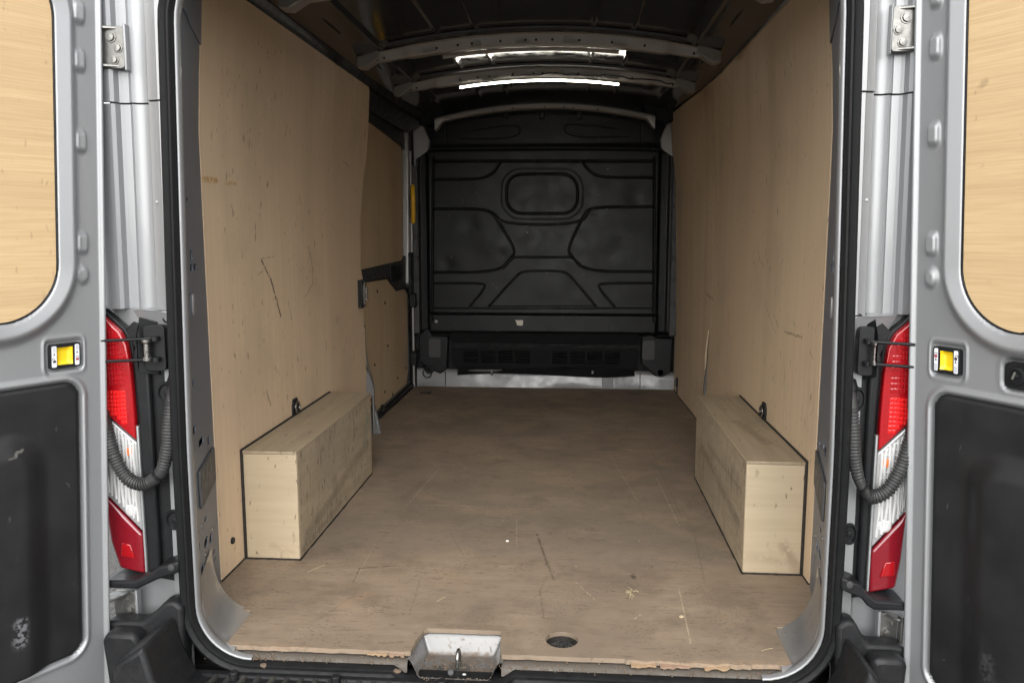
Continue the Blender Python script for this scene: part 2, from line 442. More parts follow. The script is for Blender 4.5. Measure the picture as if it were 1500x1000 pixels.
def floor_mat():
    g = NG('dirty_floor_ply')
    gs = g.stretch((7, 36, 36))
    fine = g.noise(1.0, 6, .62, gs, .2)
    wide = g.noise(.09, 4, .6, gs, .3)
    col = g.mix(g.ss(fine, .25, .75), (0.241,0.178,0.123), (0.317,0.242,0.170))
    col = g.mix(g.math('MULTIPLY', g.ss(wide, .4, .62), .6), col, (0.216,0.163,0.117))
    col = g.mix(g.math('MULTIPLY', g.ss(g.noise(14, 5, .7), .42, .66), .45), col, (0.277,0.212,0.148))
    # grey traffic grime spreading forward through the middle
    big = g.noise(1.6, 6, .6)
    col = g.mix(g.math('MULTIPLY', g.ss(big, .36, .62), .78), col, (0.180,0.142,0.106))
    col = g.mix(g.math('MULTIPLY', g.ss(g.noise(5.5, 6, .65), .46, .68), .6), col, (0.150,0.114,0.082))
    warm = g.ss(g.noise(3.1, 4), .54, .70)
    col = g.mix(g.math('MULTIPLY', warm, .35), col, (0.376,0.263,0.161))
    # short dark knocks lying along the grain, fine light scratches
    dist = g.vm('ADD', g.co, g.vm('SCALE', g.vm('SUBTRACT', g.noisec(9), (.5,.5,.5)), .05))
    k1 = g.ss(g.voro2(24, (.38, 0, 0), (0, 1, 0), dist), .085, .03)
    cl = g.math('MULTIPLY', g.ss(g.noise(2.6, 3), .38, .56), g.ss(g.noise(33, 2), .42, .55))
    dk = g.math('MULTIPLY', k1, cl)
    col = g.mix(g.math('MULTIPLY', dk, .75), col, (0.078,0.055,0.039))
    pores = g.ss(g.noise(2.4, 3, .65, gs), .58, .70)
    col = g.mix(g.math('MULTIPLY', pores, .62), col, (0.123,0.092,0.066))
    tiny = g.math('MULTIPLY', g.ss(g.voro2(75, (.5, 0, 0), (0, 1, 0), dist), .16, .06), g.ss(g.noise(6, 3, .6), .47, .6))
    col = g.mix(g.math('MULTIPLY', tiny, .7), col, (0.072,0.053,0.036))
    # lighter scuffs
    s2 = g.ss(g.voro2(9, (1, 0, 0), (0, .22, 0), dist), .022, .008)
    col = g.mix(g.math('MULTIPLY', g.math('MULTIPLY', s2, g.ss(g.noise(21, 2), .5, .6)), .55), col, (0.501,0.404,0.292))
    jit = g.vm('ADD', g.co, g.vm('SCALE', g.vm('SUBTRACT', g.noisec(22), (.5,.5,.5)), .014))
    jf = g.vm('ADD', g.co, g.vm('SCALE', g.vm('SUBTRACT', g.noisec(60), (.5,.5,.5)), .008))
    brk = g.ss(g.noise(60, 3), .36, .52)
    def F(a, b): return Vz(Q(a, b, z=0))
    DK = (0.055,0.040,0.028); LG = (0.573,0.462,0.328)
    st = [(F(565,738), F(745,742), .003, (0.473,0.369,0.255), .45), (F(745,742), F(1000,748), .003, (0.090,0.068,0.046), .5), (F(890,660), F(935,735), .004, LG, .35), (F(935,735), F(960,800), .003, (0.154,0.116,0.085), .5),
          (F(590,730), F(620,705), .02, (0.132,0.103,0.076), .5), (F(600,735), F(640,690), .004, LG, .4), (F(786,780), F(800,820), .006, DK, .75), (F(800,820), F(812,850), .005, DK, .6), (F(757,760), F(757,800), .003, LG, .35),
          (F(950,650), F(1000,760), .006, (0.142,0.108,0.078), .4), (F(520,850), F(550,795), .003, LG, .35), (F(615,850), F(600,900), .004, (0.130,0.098,0.071), .5), (F(660,780), F(680,815), .004, (0.142,0.105,0.077), .5),
          (F(862,785), F(935,798), .002, LG, .4), (F(870,742), F(945,747), .0025, LG, .5), (F(1015,770), F(1032,850), .006, (0.136,0.104,0.075), .4), (F(470,905), F(520,870), .005, (0.142,0.105,0.076), .4),
          (F(527,832), F(580,828), .005, DK, .8), (F(527,832), F(518,852), .005, (0.081,0.056,0.039), .6), (F(524,852), F(545,866), .03, (0.189,0.141,0.099), .5),
          (F(505,885), F(540,868), .03, (0.307,0.200,0.124), .5), (F(800,825), F(812,838), .004, DK, .7), (F(791,865), F(797,910), .004, (0.090,0.067,0.046), .6),
          (F(791,865), F(800,845), .004, (0.090,0.067,0.046), .4), (F(995,863), F(1012,942), .003, LG, .7), (F(843,852), F(872,878), .003, (0.463,0.347,0.214), .6),
          (F(962,700), F(995,770), .003, LG, .5), (F(970,560), F(1004,690), .02, (0.204,0.163,0.123), .25), (F(660,700), F(990,705), .004, (0.154,0.116,0.085), .35),
          (F(925,840), F(928,846), .012, (0.046,0.035,0.025), .8), (F(600,580), F(640,700), .05, (0.306,0.232,0.161), .25), (F(456,835), F(475,828), .003, LG, .8),
          (F(540,810), F(565,780), .003, (0.153,0.116,0.081), .5), (F(735,640), F(700,790), .004, (0.167,0.130,0.097), .4), (F(930,905), F(938,900), .004, (.5,.42,.3), .6),
          (F(340,940), F(590,962), .02, (0.345,0.240,0.152), .35), (F(740,967), F(1150,972), .02, (0.345,0.240,0.152), .4), (F(640,915), F(735,918), .014, (0.161,0.112,0.077), .6),
          (F(345,880), F(420,830), .02, (0.303,0.222,0.150), .3)]
    for (a, b, wd, c, al) in st:
        m = g.math('MULTIPLY', g.seg(jit if wd > .006 else jf, a, b, wd), al*(.55 if c == LG else .9))
        col = g.mix(g.math('MULTIPLY', m, brk), col, c)
    # heavier dirt rings
    for (px, py, r0, al) in ((790, 835, .075, .45), (620, 872, .02, .4), (905, 905, .11, .25)):
        c = F(px, py)
        d = g.vm('LENGTH', g.vm('SUBTRACT', jit, tuple(c)))
        ring = g.math('MULTIPLY', g.ss(d, r0*1.15, r0), g.ss(d, r0*.7, r0*.95))
        col = g.mix(g.math('MULTIPLY', g.math('MULTIPLY', ring, brk), al*.45), col, (0.090,0.067,0.046))
    g.bump(g.noise(1.0, 2, .6, gs), .0012, .6)
    return g.out(col, g.ss(big, .3, .7, .60, .74), 0, 0, .3)
FLOOR = floor_mat()

def lens(name, c, rough=.12, coat=1.0, metal=0.0, sc=160):
    g = NG(name)
    col = g.mix(g.noise(sc, 2), tuple(q*.7 for q in c), c)
    g.bump(g.noise(sc*.6, 2), .0006, .5)
    return g.out(col, rough, metal, coat, .6)
RED = lens('red_lens', (.36,.005,.009), .14, .6)
RED_HOT = lens('bright_red_reflector', (.80,.012,.012), .25, .3)
RED_DARK = lens('dark_red_lens', (.21,.006,.014), .07)
CLEAR_BASE = lens('lamp_bowl_behind_clear_lens', (.42,.42,.42), .25, .6, .3, 40)
CLEAR = lens('clear_lens_over_chrome', (.88,.88,.87), .08, 1.0, .35, 40)
AMBER = lens('amber_bulb', (.75,.22,.06), .2)
SMOKE = lens('grey_lens_rim', (.30,.31,.31), .15)

def asphalt():
    g = NG('asphalt')
    n = g.noise(90, 5, .7); v = g.voro(140)
    col = g.mix(g.ss(v, .1, .6), (.20,.197,.19), (.085,.083,.08))
    col = g.mix(g.math('MULTIPLY', g.ss(n, .45, .7), .5), col, (.30,.29,.275))
    g.bump(g.math('SUBTRACT', n, v), .01, .8)
    return g.out(col, .85, 0, 0, .3)
ASPHALT = asphalt()

def lamp_mat():
    g = NG('lit_led_diffuser')
    g.b.inputs['Base Color'].default_value = (.9, .9, .85, 1)
    g.b.inputs['Emission Color'].default_value = (1.0, .93, .80, 1)
    g.b.inputs['Emission Strength'].default_value = 8.0
    return g.m
LED = lamp_mat()

# ------------------------------------------------------------------ ground
b = MB(); b.add([(-120,-120,GZ),(120,-120,GZ),(120,120,GZ),(-120,120,GZ)], [(0,1,2,3)])
mk('ground', b, ASPHALT, None, fix=False, kind='structure')

# ------------------------------------------------------------------ rear opening: shared lines
def xin(z): return .759 - .026*max(0.0, min(1.3, (z - .5)/1.05))**1.15
def zroof(x): return 1.872 - .085*(x/.75)**2
def opening_path(zb=-.024, rb=.135, zt=1.665, rt=.17):
    P = []
    x0 = xin(0)
    for k in range(41): P.append((lerp(0, x0-rb, k/40), zb))
    for k in range(1, 12):
        a = R(-90 + 90*k/11); P.append((x0-rb+rb*math.cos(a), zb+rb+rb*math.sin(a)))
    for k in range(1, 30):
        z = lerp(zb+rb, zt-rt, k/29); P.append((xin(z), z))
    x1 = xin(zt-rt)
    for k in range(1, 12):
        a = R(90*k/11); P.append((x1-rt+rt*math.cos(a), zt-rt+rt*math.sin(a)))
    P.append((0, zt))
    full = P + [(-x, z) for x, z in P[::-1][1:-1]]
    return [(x, z - .020*sstep(-.262, -.235, x)*sstep(.030, .0, x)*(1 if z < 0 else 0)) for x, z in full]
OP = opening_path()
def loop_sweep(prof, path=OP, closed=True):
    n = len(path); rows = []
    for i in range(n):
        p = Vector(path[i]); t = Vector(path[(i+1) % n]) - Vector(path[i-1]); t.normalize()
        nr = Vector((t.y, -t.x))
        rows.append([(p.x+nr.x*a, bb, p.y+nr.y*a) for a, bb in prof])
    rows.append(rows[0])
    return MB().grid(rows, True)

# body shell: closed outer skin (sides, roof, front closing panel, underbody)
def skin_x(z): return 1.005 - .055*sstep(.5, 1.9, z)
def arc_section(y):
    out = [(-.93, y, -.34), (-1.0, y, -.25)]
    for k in range(15): z = lerp(-.2, 1.72, k/14); out.append((-skin_x(z), y, z))
    for k in range(1, 24):
        x = lerp(-.93, .93, k/24); e = abs(x)/.93
        out.append((x, y, 1.985 - .07*e*e - .13*max(0, e-.85)**1.0/.15*max(0, e-.85)/.15))
    return out + [(-p[0], p[1], p[2]) for p in out[:17][::-1]]
rows = [arc_section(y) for y in (.10, .5, 1.2, 2.0, 2.8, 3.75)]
bs = MB().grid(rows, True)
m_ = len(rows[0]); e_ = len(bs.v) - m_
bs.f.append(tuple(e_ + k for k in range(m_)))
mk('body_shell', bs, SILVER, van, smooth=40)
mk('floor_pan', MB().box(-.97, .97, .02, 3.7, -.16, -.066), BLACKPL, van)

mk('door_seal', loop_sweep([(.004,-.012),(.005,-.030),(.009,-.037),(.014,-.036),(.016,-.030),(.020,-.034),(.026,-.040),(.032,-.038),(.036,-.030),(.038,-.014),(.040,.006),(.004,.006)]),
   RUBBER, van, smooth=60)
fl_ = loop_sweep([(.0045,-.010),(.0035,-.020),(.001,-.023),(-.002,-.022),(-.004,-.018),(-.0045,-.008),(-.003,.004),(.004,.006)])
fl_.f = [f for f in fl_.f if not all(fl_.v[i].z < .02 and abs(fl_.v[i].x) < .635 for i in f)]
mk('opening_flange', fl_, SILVER, van, smooth=80)
mk('rear_header', MB().box(-.80, .80, .006, .16, 1.69, 1.93), SILVER, van)

# sill plate below the floor edge
sp = MB()
rows = []
for k in range(61):
    x = lerp(-.70, .70, k/60)
    dip = .004*math.sin(x*23) if -.7 < x < .7 else 0
    rows.append([(x, .035, -.0165), (x, .012, -.016), (x, -.003, -.018 - abs(dip)*.3), (x, -.012, -.026), (x, -.016, -.045)])
for part in ([r for r in rows if r[0][0] < -.224], [r for r in rows if r[0][0] > -.004]): sp.grid(part)
mk('sill_plate', sp, SILL, van, smooth=60)

def ox(s, X):
    x = X - (.006 if s < 0 else .028)*sstep(.80, .90, X)
    return x if s < 0 or x < .93 else .93 + (x-.93)*.5   # small left/right difference of the outer corners
# ------------------------------------------------------------------ D pillars, mirrored (s = -1 left, +1 right)
PY = {-1: .362, 1: .470}                        # where the wall lining starts on each side
def pil(s, u, z, n=0.0):                        # inner return face of the pillar: u 0 at the lip, 1 at the lining
    a = Vector((xin(max(z, .02)) + .006, .004, z)); c = Vector((W - .030*sstep(1.25, 1.80, z) + .003, PY[s], z))
    p = a.lerp(c, u) + Vector((-.97, .26, 0))*n*1.0
    return Vector((s*p.x, p.y, p.z))
def pil_uz(s, px, py):
    best = None
    a, c, d = pil(s, 0, .0), pil(s, 1, .0), pil(s, 0, 1.0)
    for it in range(4):
        z0 = .5 if best is None else best[1]
        a, c = pil(s, 0, z0), pil(s, 1, z0); d = pil(s, 0, z0+.1)
        nrm = (c-a).cross(d-a)
        ray = (px-750)*_r - (py-500)*_u + F_PX*_f
        X = CAM + ray*((a-CAM).dot(nrm)/ray.dot(nrm))
        h = Vector((c.x-a.x, c.y-a.y)); best = (Vector((X.x-a.x, X.y-a.y)).dot(h)/h.dot(h), X.z)
    return best
for s in (-1, 1):
    side = 'left' if s < 0 else 'right'
    mir = lambda px: px if s < 0 else 1500 - px
    # features measured on the left pillar, repeated on the right one
    slots = []
    def H(px, py): return pil_uz(-1, px, py)
    def slot(px, y0, y1, wu):
        (u0, z0), (u1, z1) = H(px, y0), H(px, y1)
        return rrect(u0-wu, u0+wu, min(z0, z1), max(z0, z1), min(wu, abs(z0-z1)/2)*.9, 3)
    def hole(px, py, wu, hz):
        u, z = H(px, py); return [(u+wu*math.cos(2*math.pi*k/12), z+hz*math.sin(2*math.pi*k/12)) for k in range(12)]
    holes = [slot(280.0, 366, 382, .05), slot(280.3, 387, 397, .055), hole(285.5, 391, .07, .009), hole(276.4, 435, .055, .009), slot(276.6, 444, 459, .035),
             slot(283.5, 556, 566, .04), slot(284.5, 624, 636, .05), slot(294.5, 641, 653, .10), slot(305.5, 640, 650, .06), hole(301, 760, .06, .006),
             hole(302, 793, .09, .012), slot(308.5, 782, 795, .06), slot(291, 797, 810, .05), hole(313.5, 807, .05, .005), hole(315.5, 817, .05, .004),
             hole(304.5, 824, .08, .009), slot(296.5, 827, 840, .06), hole(305.5, 851, .10, .014), slot(265.5, 228, 243, .035), hole(274, 292, .05, .006)]
    holes = [h for h in holes if all(.06 < q[0] < .95 for q in h)]
    outl = [(0, .0)] + [(1, lerp(-.01, 1.75, k/12)) for k in range(13)] + [(0, lerp(1.75, .0, k/12)) for k in range(12)]
    pb = MB().plate(outl, holes, lambda u, z, n: pil(s, u, z, n), 0.0, -.003)
    pillar = mk('pillar_inner_panel', pb, PILLAR_SHADED, van, smooth=20)
    # dark cavity behind the holes
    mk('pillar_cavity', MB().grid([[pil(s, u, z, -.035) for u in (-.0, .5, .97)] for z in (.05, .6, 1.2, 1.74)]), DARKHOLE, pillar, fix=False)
    # embossed latch surround, rivets, overlapped upper plate and seams
    u0, z0 = H(281.5, 462); u1, z1 = H(281.5, 430)
    em = MB().plate(rrect(u0-.02, u0+.05, z0, z1, .02), [], lambda u, z, n: pil(s, u, z, n), .0005, .005)
    mk('embossed_rib', em, SILVER, pillar, .002)
    for (px, py) in ((275, 133), (296, 770), (301, 812), (311, 775), (290, 780)):
        u, z = H(px, py); c = pil(s, u, z, .0); n = (pil(s, u, z, .01) - c).normalized()
        mk('rivet', MB().lathe(c, n, [(.0065, -.001), (.0058, .0015), (.003, .003), (.0, .0034)], 12), ZINC, pillar)
    if s < 0 or True:
        zt = H(268, 24)[1]
        ou = [(0, zt+.012), (.35, zt+.012), (.42, zt), (1.0, zt-.004), (1.0, 1.74), (0, 1.74)]
        mk('upper_gusset', MB().plate(ou, [], lambda u, z, n: pil(s, u, z, n), .0006, .005), PILLAR_SHADED, pillar, .002)
    # grey rubber buffer low on the pillar
    ua, za = H(287, 757); ub, zb = H(310, 655)
    mk('rubber_buffer', MB().plate(rrect(.22, .90, za, zb, .012, 3), [], lambda u, z, n: pil(s, u, z, n), .0008, .007), BUFFER, van, .003, 3)
    # curved corner gusset running from the pillar down to the floor
    rows = []
    for k in range(25):
        y = lerp(-.012, .205, k/24)
        X1 = (xin(.1) + .006) + (W - .012 - xin(.1))*max(0, y)/PY[s]
        x0, z1, z0 = .672, .150 + .02*sstep(0, .2, y), -.0105
        bulge = .010*math.exp(-((y-.004)/.010)**2) - .004*math.exp(-((y-.03)/.012)**2)
        r = []
        for j in range(19):
            th = R(90*j/18); ex = .85
            x = x0 + (X1-x0)*math.cos(th)**ex; z = z1 - (z1-z0)*math.sin(th)**ex
            r.append((s*(x - bulge*math.cos(th)), y, z + bulge*math.sin(th)))
        rows.append(r)
    mk('corner_gusset', MB().grid(rows), SILVER_DIRTY, van, smooth=50)
    # outer rear-facing pillar with its gutters, two pressings with a seam
    prof = [(.786,.004),(.800,.004),(.806,.008),(.829,.012),(.834,.018),(.840,.040),(.848,.048),(.862,.051),(.876,.050),(.884,.046),(.889,.042),(.893,.043),(.898,.049),(.914,.048),(.920,.044),(.925,.030),(.932,.024),(.962,.024),(.982,.034),(.996,.060),(1.000,.115)]
    def prow(z, dx=0.0, dy=0.0):
        ln = .018*max(0, z-.35)
        return [(s*(ox(s, x + .014) - ln + dx), y + dy, z) for x, y in prof]
    zs1 = [lerp(.845, 1.330, k/10) for k in range(11)]; zs2 = [lerp(1.334, 1.90, k/8) for k in range(9)]
    op = mk('outer_pillar', MB().grid([prow(.845, 0, .010)] + [prow(z) for z in zs1] + [prow(1.331, 0, .008)]), SILVER, van, smooth=28)
    mk('upper_outer_panel', MB().grid([prow(1.333, .001, .008)] + [prow(z, .001, -.0015) for z in zs2]), SILVER, op, smooth=28)
    # lower rear corner skin and body-coloured strip beside the seal
    rows = []
    for z in (-.35, -.10, .05, .12, .845):
        rows.append([(s*(x - .014*max(0, z-.35)), y + .012, z) for x, y in ((.790,.004),(.832,.006),(.845,.030),(.905,.034),(.960,.030),(.990,.05),(1.0,.115))])
    mk('lower_corner_panel', MB().grid(rows), SILVER, van, smooth=40)
    # short ledge panel where the pillar meets the lamp housing
    lp = MB().prism([(s*.792, -.004, .842), (s*.792, .02, .775), (s*.838, .022, .785), (s*.88, .03, .80), (s*.905, .03, .845), (s*.83, .0, .842)], (0, .02, 0))
    lg = mk('lamp_ledge_panel', lp, SILVER, van, .003)
    for (x, z, y) in ((.817, 1.37, .010), (.818, 1.10, .009), (.905, 1.26, .050), (.906, 1.16, .050), (.907, 1.06, .050), (.908, .97, .050), (.909, .90, .050), (.848, 1.56, .054), (.85, 1.50, .056), (.852, 1.40, .058)):
        ln = .018*max(0, z-.35)
        mk('spot_weld', MB().lathe((s*(ox(s, x+.014)-ln), y, z), (0, -1, 0), [(.0042, -.001), (.0036, .001), (.0, .0016)], 10), SILVER, op)

# ------------------------------------------------------------------ load floor
def jit_line(x0, x1, y, n, amp):
    return [(lerp(x0, x1, k/n), y + random.uniform(-amp, amp)) for k in range(n+1)]
random.seed(3)
out = []
xL = -.868; xR = .868
rear = jit_line(-.700, -.232, .002, 26, .0022)[:-1] + [(-.228, .004), (-.224, .06), (-.214, .115), (-.205, .124)] + \
       jit_line(-.200, -.022, .124, 9, .0015) + [(-.012, .122), (-.008, .05), (-.004, .012)] + jit_line(.0, .30, .006, 14, .002) + \
       jit_line(.305, .60, .000, 18, .004) + jit_line(.605, .700, .006, 5, .002)
out += rear + [(.700, .10), (.703, .190), (.712, .200), (.800, .203), (.822, .208), (.876, .462), (.876, .475), (.866, 2.0), (.845, 3.53)]
out += [(-.885, 3.53), (-.90, 2.45), (-.90, 2.10), (-.866, 2.08), (-.876, .370), (-.876, .358), (-.826, .205), (-.80, .192), (-.712, .190), (-.703, .180), (-.700, .09)]
hole = circ(.146, .090, .042, 22)
fb = MB().plate(out, [hole], lambda u, v, n: (u, v, n), 0.0, -.012)
floor = mk('load_floor', fb, FLOOR, van, smooth=20)
# frayed, split pieces of the floor's rear edge
random.seed(11)
for (x, wd, dy, hgt, mt) in ((-.262, .040, -.002, .004, SPLINT), (.345, .06, -.005, .004, PLY_EDGE), (.42, .070, -.005, .004, SPLINT),
                             (.52, .06, -.004, .004, PLY_EDGE), (-.31, .05, -.002, .004, PLY_EDGE), (.006, .018, .020, .004, SPLINT)):
    up = [(x - wd/2 + wd*k/7, .006 + random.uniform(0, .004)) for k in range(8)]
    dn = [(x + wd/2 - wd*k/7, dy - random.uniform(0, .008)) for k in range(8)]
    mk('split_edge_strip', MB().plate(up + dn, [], lambda u, v, n: (u, v, n - .004*sstep(.0, -.012, v)), -.009, -.009 + hgt), mt, floor, smooth=20)
# socket under the round hole
mk('floor_socket', MB().lathe((.146, .090, -.012), (0, 0, 1), [(.046, -.001), (.044, -.014), (.0, -.016)], 22), SEALANT, floor)
g_ = MB()
random.seed(5)
for k in range(320):
    a, r = random.uniform(0, 6.28), .040*math.sqrt(random.random()); q = random.uniform(.0015, .004)
    g_.lathe((.146+r*math.cos(a), .090+r*math.sin(a), -.027), (random.uniform(-.5,.5), random.uniform(-.5,.5), 1), [(0, -.001), (q, q*.3), (q*.7, q*1.1), (0, q*1.4)], 5)
mk('socket_grit', g_, TREAD, floor, kind='stuff', smooth=10)
# little cable grommet near the bulkhead
mk('floor_plug', MB().lathe((-.765, 3.235, 0), (0, 0, 1), [(.026, 0), (.026, .003), (.018, .004), (.010, .003), (.0, .003)], 16), BLACKPL, floor)
mk('floor_plug', MB().lathe((-.80, 3.235, 0), (0, 0, 1), [(.014, 0), (.013, .003), (.0, .004)], 12), BLACKPL, floor)

# ------------------------------------------------------------------ latch recess with striker in the rear edge
def dish(x, y):
    dx = min(x + .226, -.003 - x); dy = .132 - y
    k = min(sstep(.0, .030, dx), sstep(.0, .036, dy))
    z = -.013 - .047*k
    if y < -.012: z += .012*sstep(-.012, -.030, y)
    return z
rows = [[(x, y, dish(x, y)) for x in np.linspace(-.232, .003, 64)] for y in np.linspace(-.034, .138, 48)]
rec = mk('latch_recess', MB().grid(rows), DISH, van, smooth=180, fix=False)
P = [(-.112, .012, -.062), (-.112, .012, -.026), (-.112, .016, -.014), (-.112, .024, -.008), (-.112, .034, -.008), (-.112, .043, -.014), (-.112, .046, -.026), (-.112, .046, -.062)]
mk('striker_loop', MB().tube(chaikin(P, 2), .0052, 10), STEEL, rec, smooth=60)
mk('striker_base', MB().plate(rrect(-.140, -.084, -.004, .058, .012), [], lambda u, v, n: (u, v, n), -.0632, -.0595), ZINC, rec, .001)
mk('square_nut_plate', MB().plate(rrect(-.178, -.150, .020, .050, .003), [], lambda u, v, n: (u, v, n), -.0632, -.060), SILVER_DIRTY, rec, .001)
mk('bolt', MB().lathe((-.164, .036, -.060), (0, 0, 1), [(.009, 0), (.009, .002), (.006, .0022), (.006, .006), (.0, .007)], 6), ZINC, rec, smooth=20)
mk('bolt', MB().lathe((-.040, .030, -.0632), (0, 0, 1), [(.006, 0), (.006, .002), (.0, .0025)], 12), DARKPL, rec, smooth=20)
mk('washer', MB().lathe((-.082, .020, -.0632), (0, 0, 1), [(.019, 0), (.018, .002), (.0, .0022)], 18), SILVER_DIRTY, rec, smooth=20)
mk('seal_plug', MB().lathe((-.120, -.044, -.024), (0, -.7, .7), [(.0075, -.006), (.0075, .003), (.006, .0042), (.0, .0044)], 14), DARKPL, van)

# ------------------------------------------------------------------ wall linings
def wallx(y, z):
    return W - .030*sstep(1.25, 1.80, z) - (.030 + .030*sstep(.3, 1.6, z))*sstep(2.2, 3.5, y)
def lining(name, s, outline, mat, holes=(), **kw):
    # subdivided so that the sheet follows the body side
    bm = bmesh.new()
    loops = [outline] + list(holes)
    tris = tessellate_polygon([[Vector((a, c, 0)) for a, c in l] for l in loops])
    flat = [p for l in loops for p in l]
    vs = [bm.verts.new((a, c, 0)) for a, c in flat]
    for t in tris: bm.faces.new([vs[i] for i in t])
    for y in np.arange(.3, 3.6, .25): bmesh.ops.bisect_plane(bm, geom=bm.verts[:]+bm.edges[:]+bm.faces[:], plane_co=(y, 0, 0), plane_no=(1, 0, 0))
    for z in np.arange(.1, 1.8, .15): bmesh.ops.bisect_plane(bm, geom=bm.verts[:]+bm.edges[:]+bm.faces[:], plane_co=(0, z, 0), plane_no=(0, 1, 0))
    bm.verts.index_update(); b = MB()
    front = [(s*wallx(v.co.x, v.co.y), v.co.x, v.co.y) for v in bm.verts]
    back = [(s*(wallx(v.co.x, v.co.y)+.009), v.co.x, v.co.y) for v in bm.verts]
    n = len(front); fs = [[v.index for v in f.verts] for f in bm.faces]
    ed = [[v.index for v in e.verts] for e in bm.edges if len(e.link_faces) == 1]
    b.add(front + back, fs + [[i+n for i in f[::-1]] for f in fs] + [(a, c, c+n, a+n) for a, c in ed])
    bm.free()
    return mk(name, b, mat, van, smooth=40, **kw)
ll = [(.364, .003)]
ll += [(.362, lerp(.10, 1.52, k/6)) for k in range(7)] + [(.350, 1.56), (.36, 1.735), (2.165, 1.735), (2.185, 1.715), (2.185, 1.40), (2.10, 1.22), (2.055, 1.08), (2.045, .86), (2.075, .80), (2.075, .565), (2.095, .55), (2.10, .40), (2.09, .16), (2.09, .003)]
lining('wall_lining', -1, ll, PLY_L, label='large left plywood wall sheet with a long black scratch')
rl = [(.472, .003)] + [(.470, lerp(.1, 1.54, k/6)) for k in range(7)] + [(.45, 1.60), (.46, 1.765), (2.288, 1.765), (2.288, .53), (2.300, .20), (2.290, .003)]
lining('wall_lining', 1, rl, PLY_R)
slit = [(2.425, .18), (2.425, .40), (2.36, .53), (2.325, .53), (2.35, .40), (2.36, .18)]
rl2 = [(2.292, .003), (2.292, 1.765), (3.46, 1.765), (3.49, 1.70), (3.50, .003)]
lining('wall_lining', 1, rl2, PLY_R, [slit])
# pillar foot seen through the slit
pf = MB()
for (y, z0, z1) in ((2.40, .16, .34),):
    pf.tube(chaikin([(.872, 2.405, .17), (.866, 2.405, .22), (.878, 2.385, .36), (.886, 2.345, .54)], 3), .011, 10)
pf.box(.872, .90, 2.30, 2.43, .16, .55)
mk('lining_cutout_bracket', pf, ZINC, van, smooth=50)

# ------------------------------------------------------------------ wheel arch boxes
for s in (-1, 1):
    y0, y1, xi, h = .535, (1.47 if s < 0 else 1.515), .689, .353
    bx = bpy.data.objects.new('wheel_arch_box', None); COL.objects.link(bx); bx.parent = van
    bx.location = Vector((s*.78, y0, .0)) - wloc(van)
    sx = lambda a, c: (min(s*a, s*c), max(s*a, s*c))
    a, c = sx(xi, xi+.012); mk('side_board', MB().box(a, c, y0+.010, y1, .004, h-.010), PLY_BS, bx, .0015)
    a, c = sx(xi+.0005, W-.008); mk('end_board', MB().box(a, c, y0, y0+.012, .004, h-.010), PLY_B, bx, .0015)
    a, c = sx(xi-.001, W-.005); mk('top_board', MB().box(a, c, y0-.002, y1, h-.0095, h), PLY_BT, bx, .0018)
    a, c = sx(xi+.02, W-.008); mk('rear_board', MB().box(a, c, y1-.012, y1-.0005, .004, h-.011), PLY_B, bx)
    for (y, z) in ((y0+.07, .30), (y0+.07, .06), (y0+.46, .30), (y0+.46, .06), (y1-.07, .30), (y1-.07, .06)):
        mk('screw_head', MB().lathe((s*xi, y, z), (-s, 0, 0), [(.0042, -.001), (.004, .0006), (.0, .0004)], 10), STEEL, bx)
    for x in (xi+.03, W-.03):
        mk('screw_head', MB().lathe((s*x, y0+.25, h), (0, 0, 1), [(.0042, -.001), (.004, .0006), (.0, .0004)], 10), STEEL, bx)
    # sealant bead at the floor, up the wall and along the top
    sb = MB()
    random.seed(31)
    sb.tube([(s*lerp(xi-.003, W-.003, k/14), y0-.001+random.uniform(-.0012, .0012), .0015) for k in range(15)], [random.uniform(.0022, .0042) for k in range(15)], 6)
    sb.tube([(s*(xi-.001+random.uniform(-.0012, .0012)), lerp(y0-.002, y1, k/30), .0015) for k in range(31)], [random.uniform(.0018, .0040) for k in range(31)], 6)
    a, c = sx(W-.008, W-.001); sb.box(a, c, y0-.006, y0+.003, .003, h+.004)
    a, c = sx(W-.007, W-.001); sb.box(a, c, y0-.005, y1, h-.002, h+.005)
    mk('sealant_bead', sb, SEALANT, bx, .0015)
# dark gap where the linings meet the floor
for s in (-1, 1):
    g2 = MB()
    for (a, c) in ((PY[s], .53), (1.52, 2.08 if s < 0 else 3.48)):
        g2.tube([(s*(wallx(lerp(a, c, k/8), 0)-.001), lerp(a, c, k/8), .002) for k in range(9)], .003, 6)
    mk('floor_joint', g2, SEALANT, van)

# ------------------------------------------------------------------ tie-down fittings on the walls
def tie_down(s, y, z, x=None, sc=1.0):
    X = (x if x is not None else wallx(y, z)) - .001
    t = MB().plate([(y-.030*sc, z), (y+.030*sc, z), (y+.030*sc, z+.04*sc), (y+.018*sc, z+.062*sc), (y-.018*sc, z+.062*sc), (y-.030*sc, z+.04*sc)], [], lambda u, v, n: (s*(X-n), u, v), 0, .007*sc)
    o = mk('tie_down_point', t, BLACKPL, van, .002)
    ring = [(s*(X-.012*sc - .010*sc*math.cos(a)*0), y + .020*sc*math.cos(a), z + .028*sc + .020*sc*math.sin(a)) for a in [2*math.pi*k/20 for k in range(21)]]
    mk('lashing_ring', MB().tube(ring, .0042*sc, 8, False), STEEL, o, smooth=60)
    mk('ring_boss', MB().lathe((s*X, y, z+.018*sc), (-s, 0, 0), [(.012*sc, .0), (.012*sc, .014*sc), (.007*sc, .018*sc), (0, .018*sc)], 12), BLACKPL, o)
tie_down(-1, 1.035, .355)
tie_down(1, 1.090, .355)
tie_down(1, 3.30, .05, sc=1.0)
mk('lining_slot', MB().box(.834, .8405, 3.292, 3.305, .004, .05), SEALANT, van)
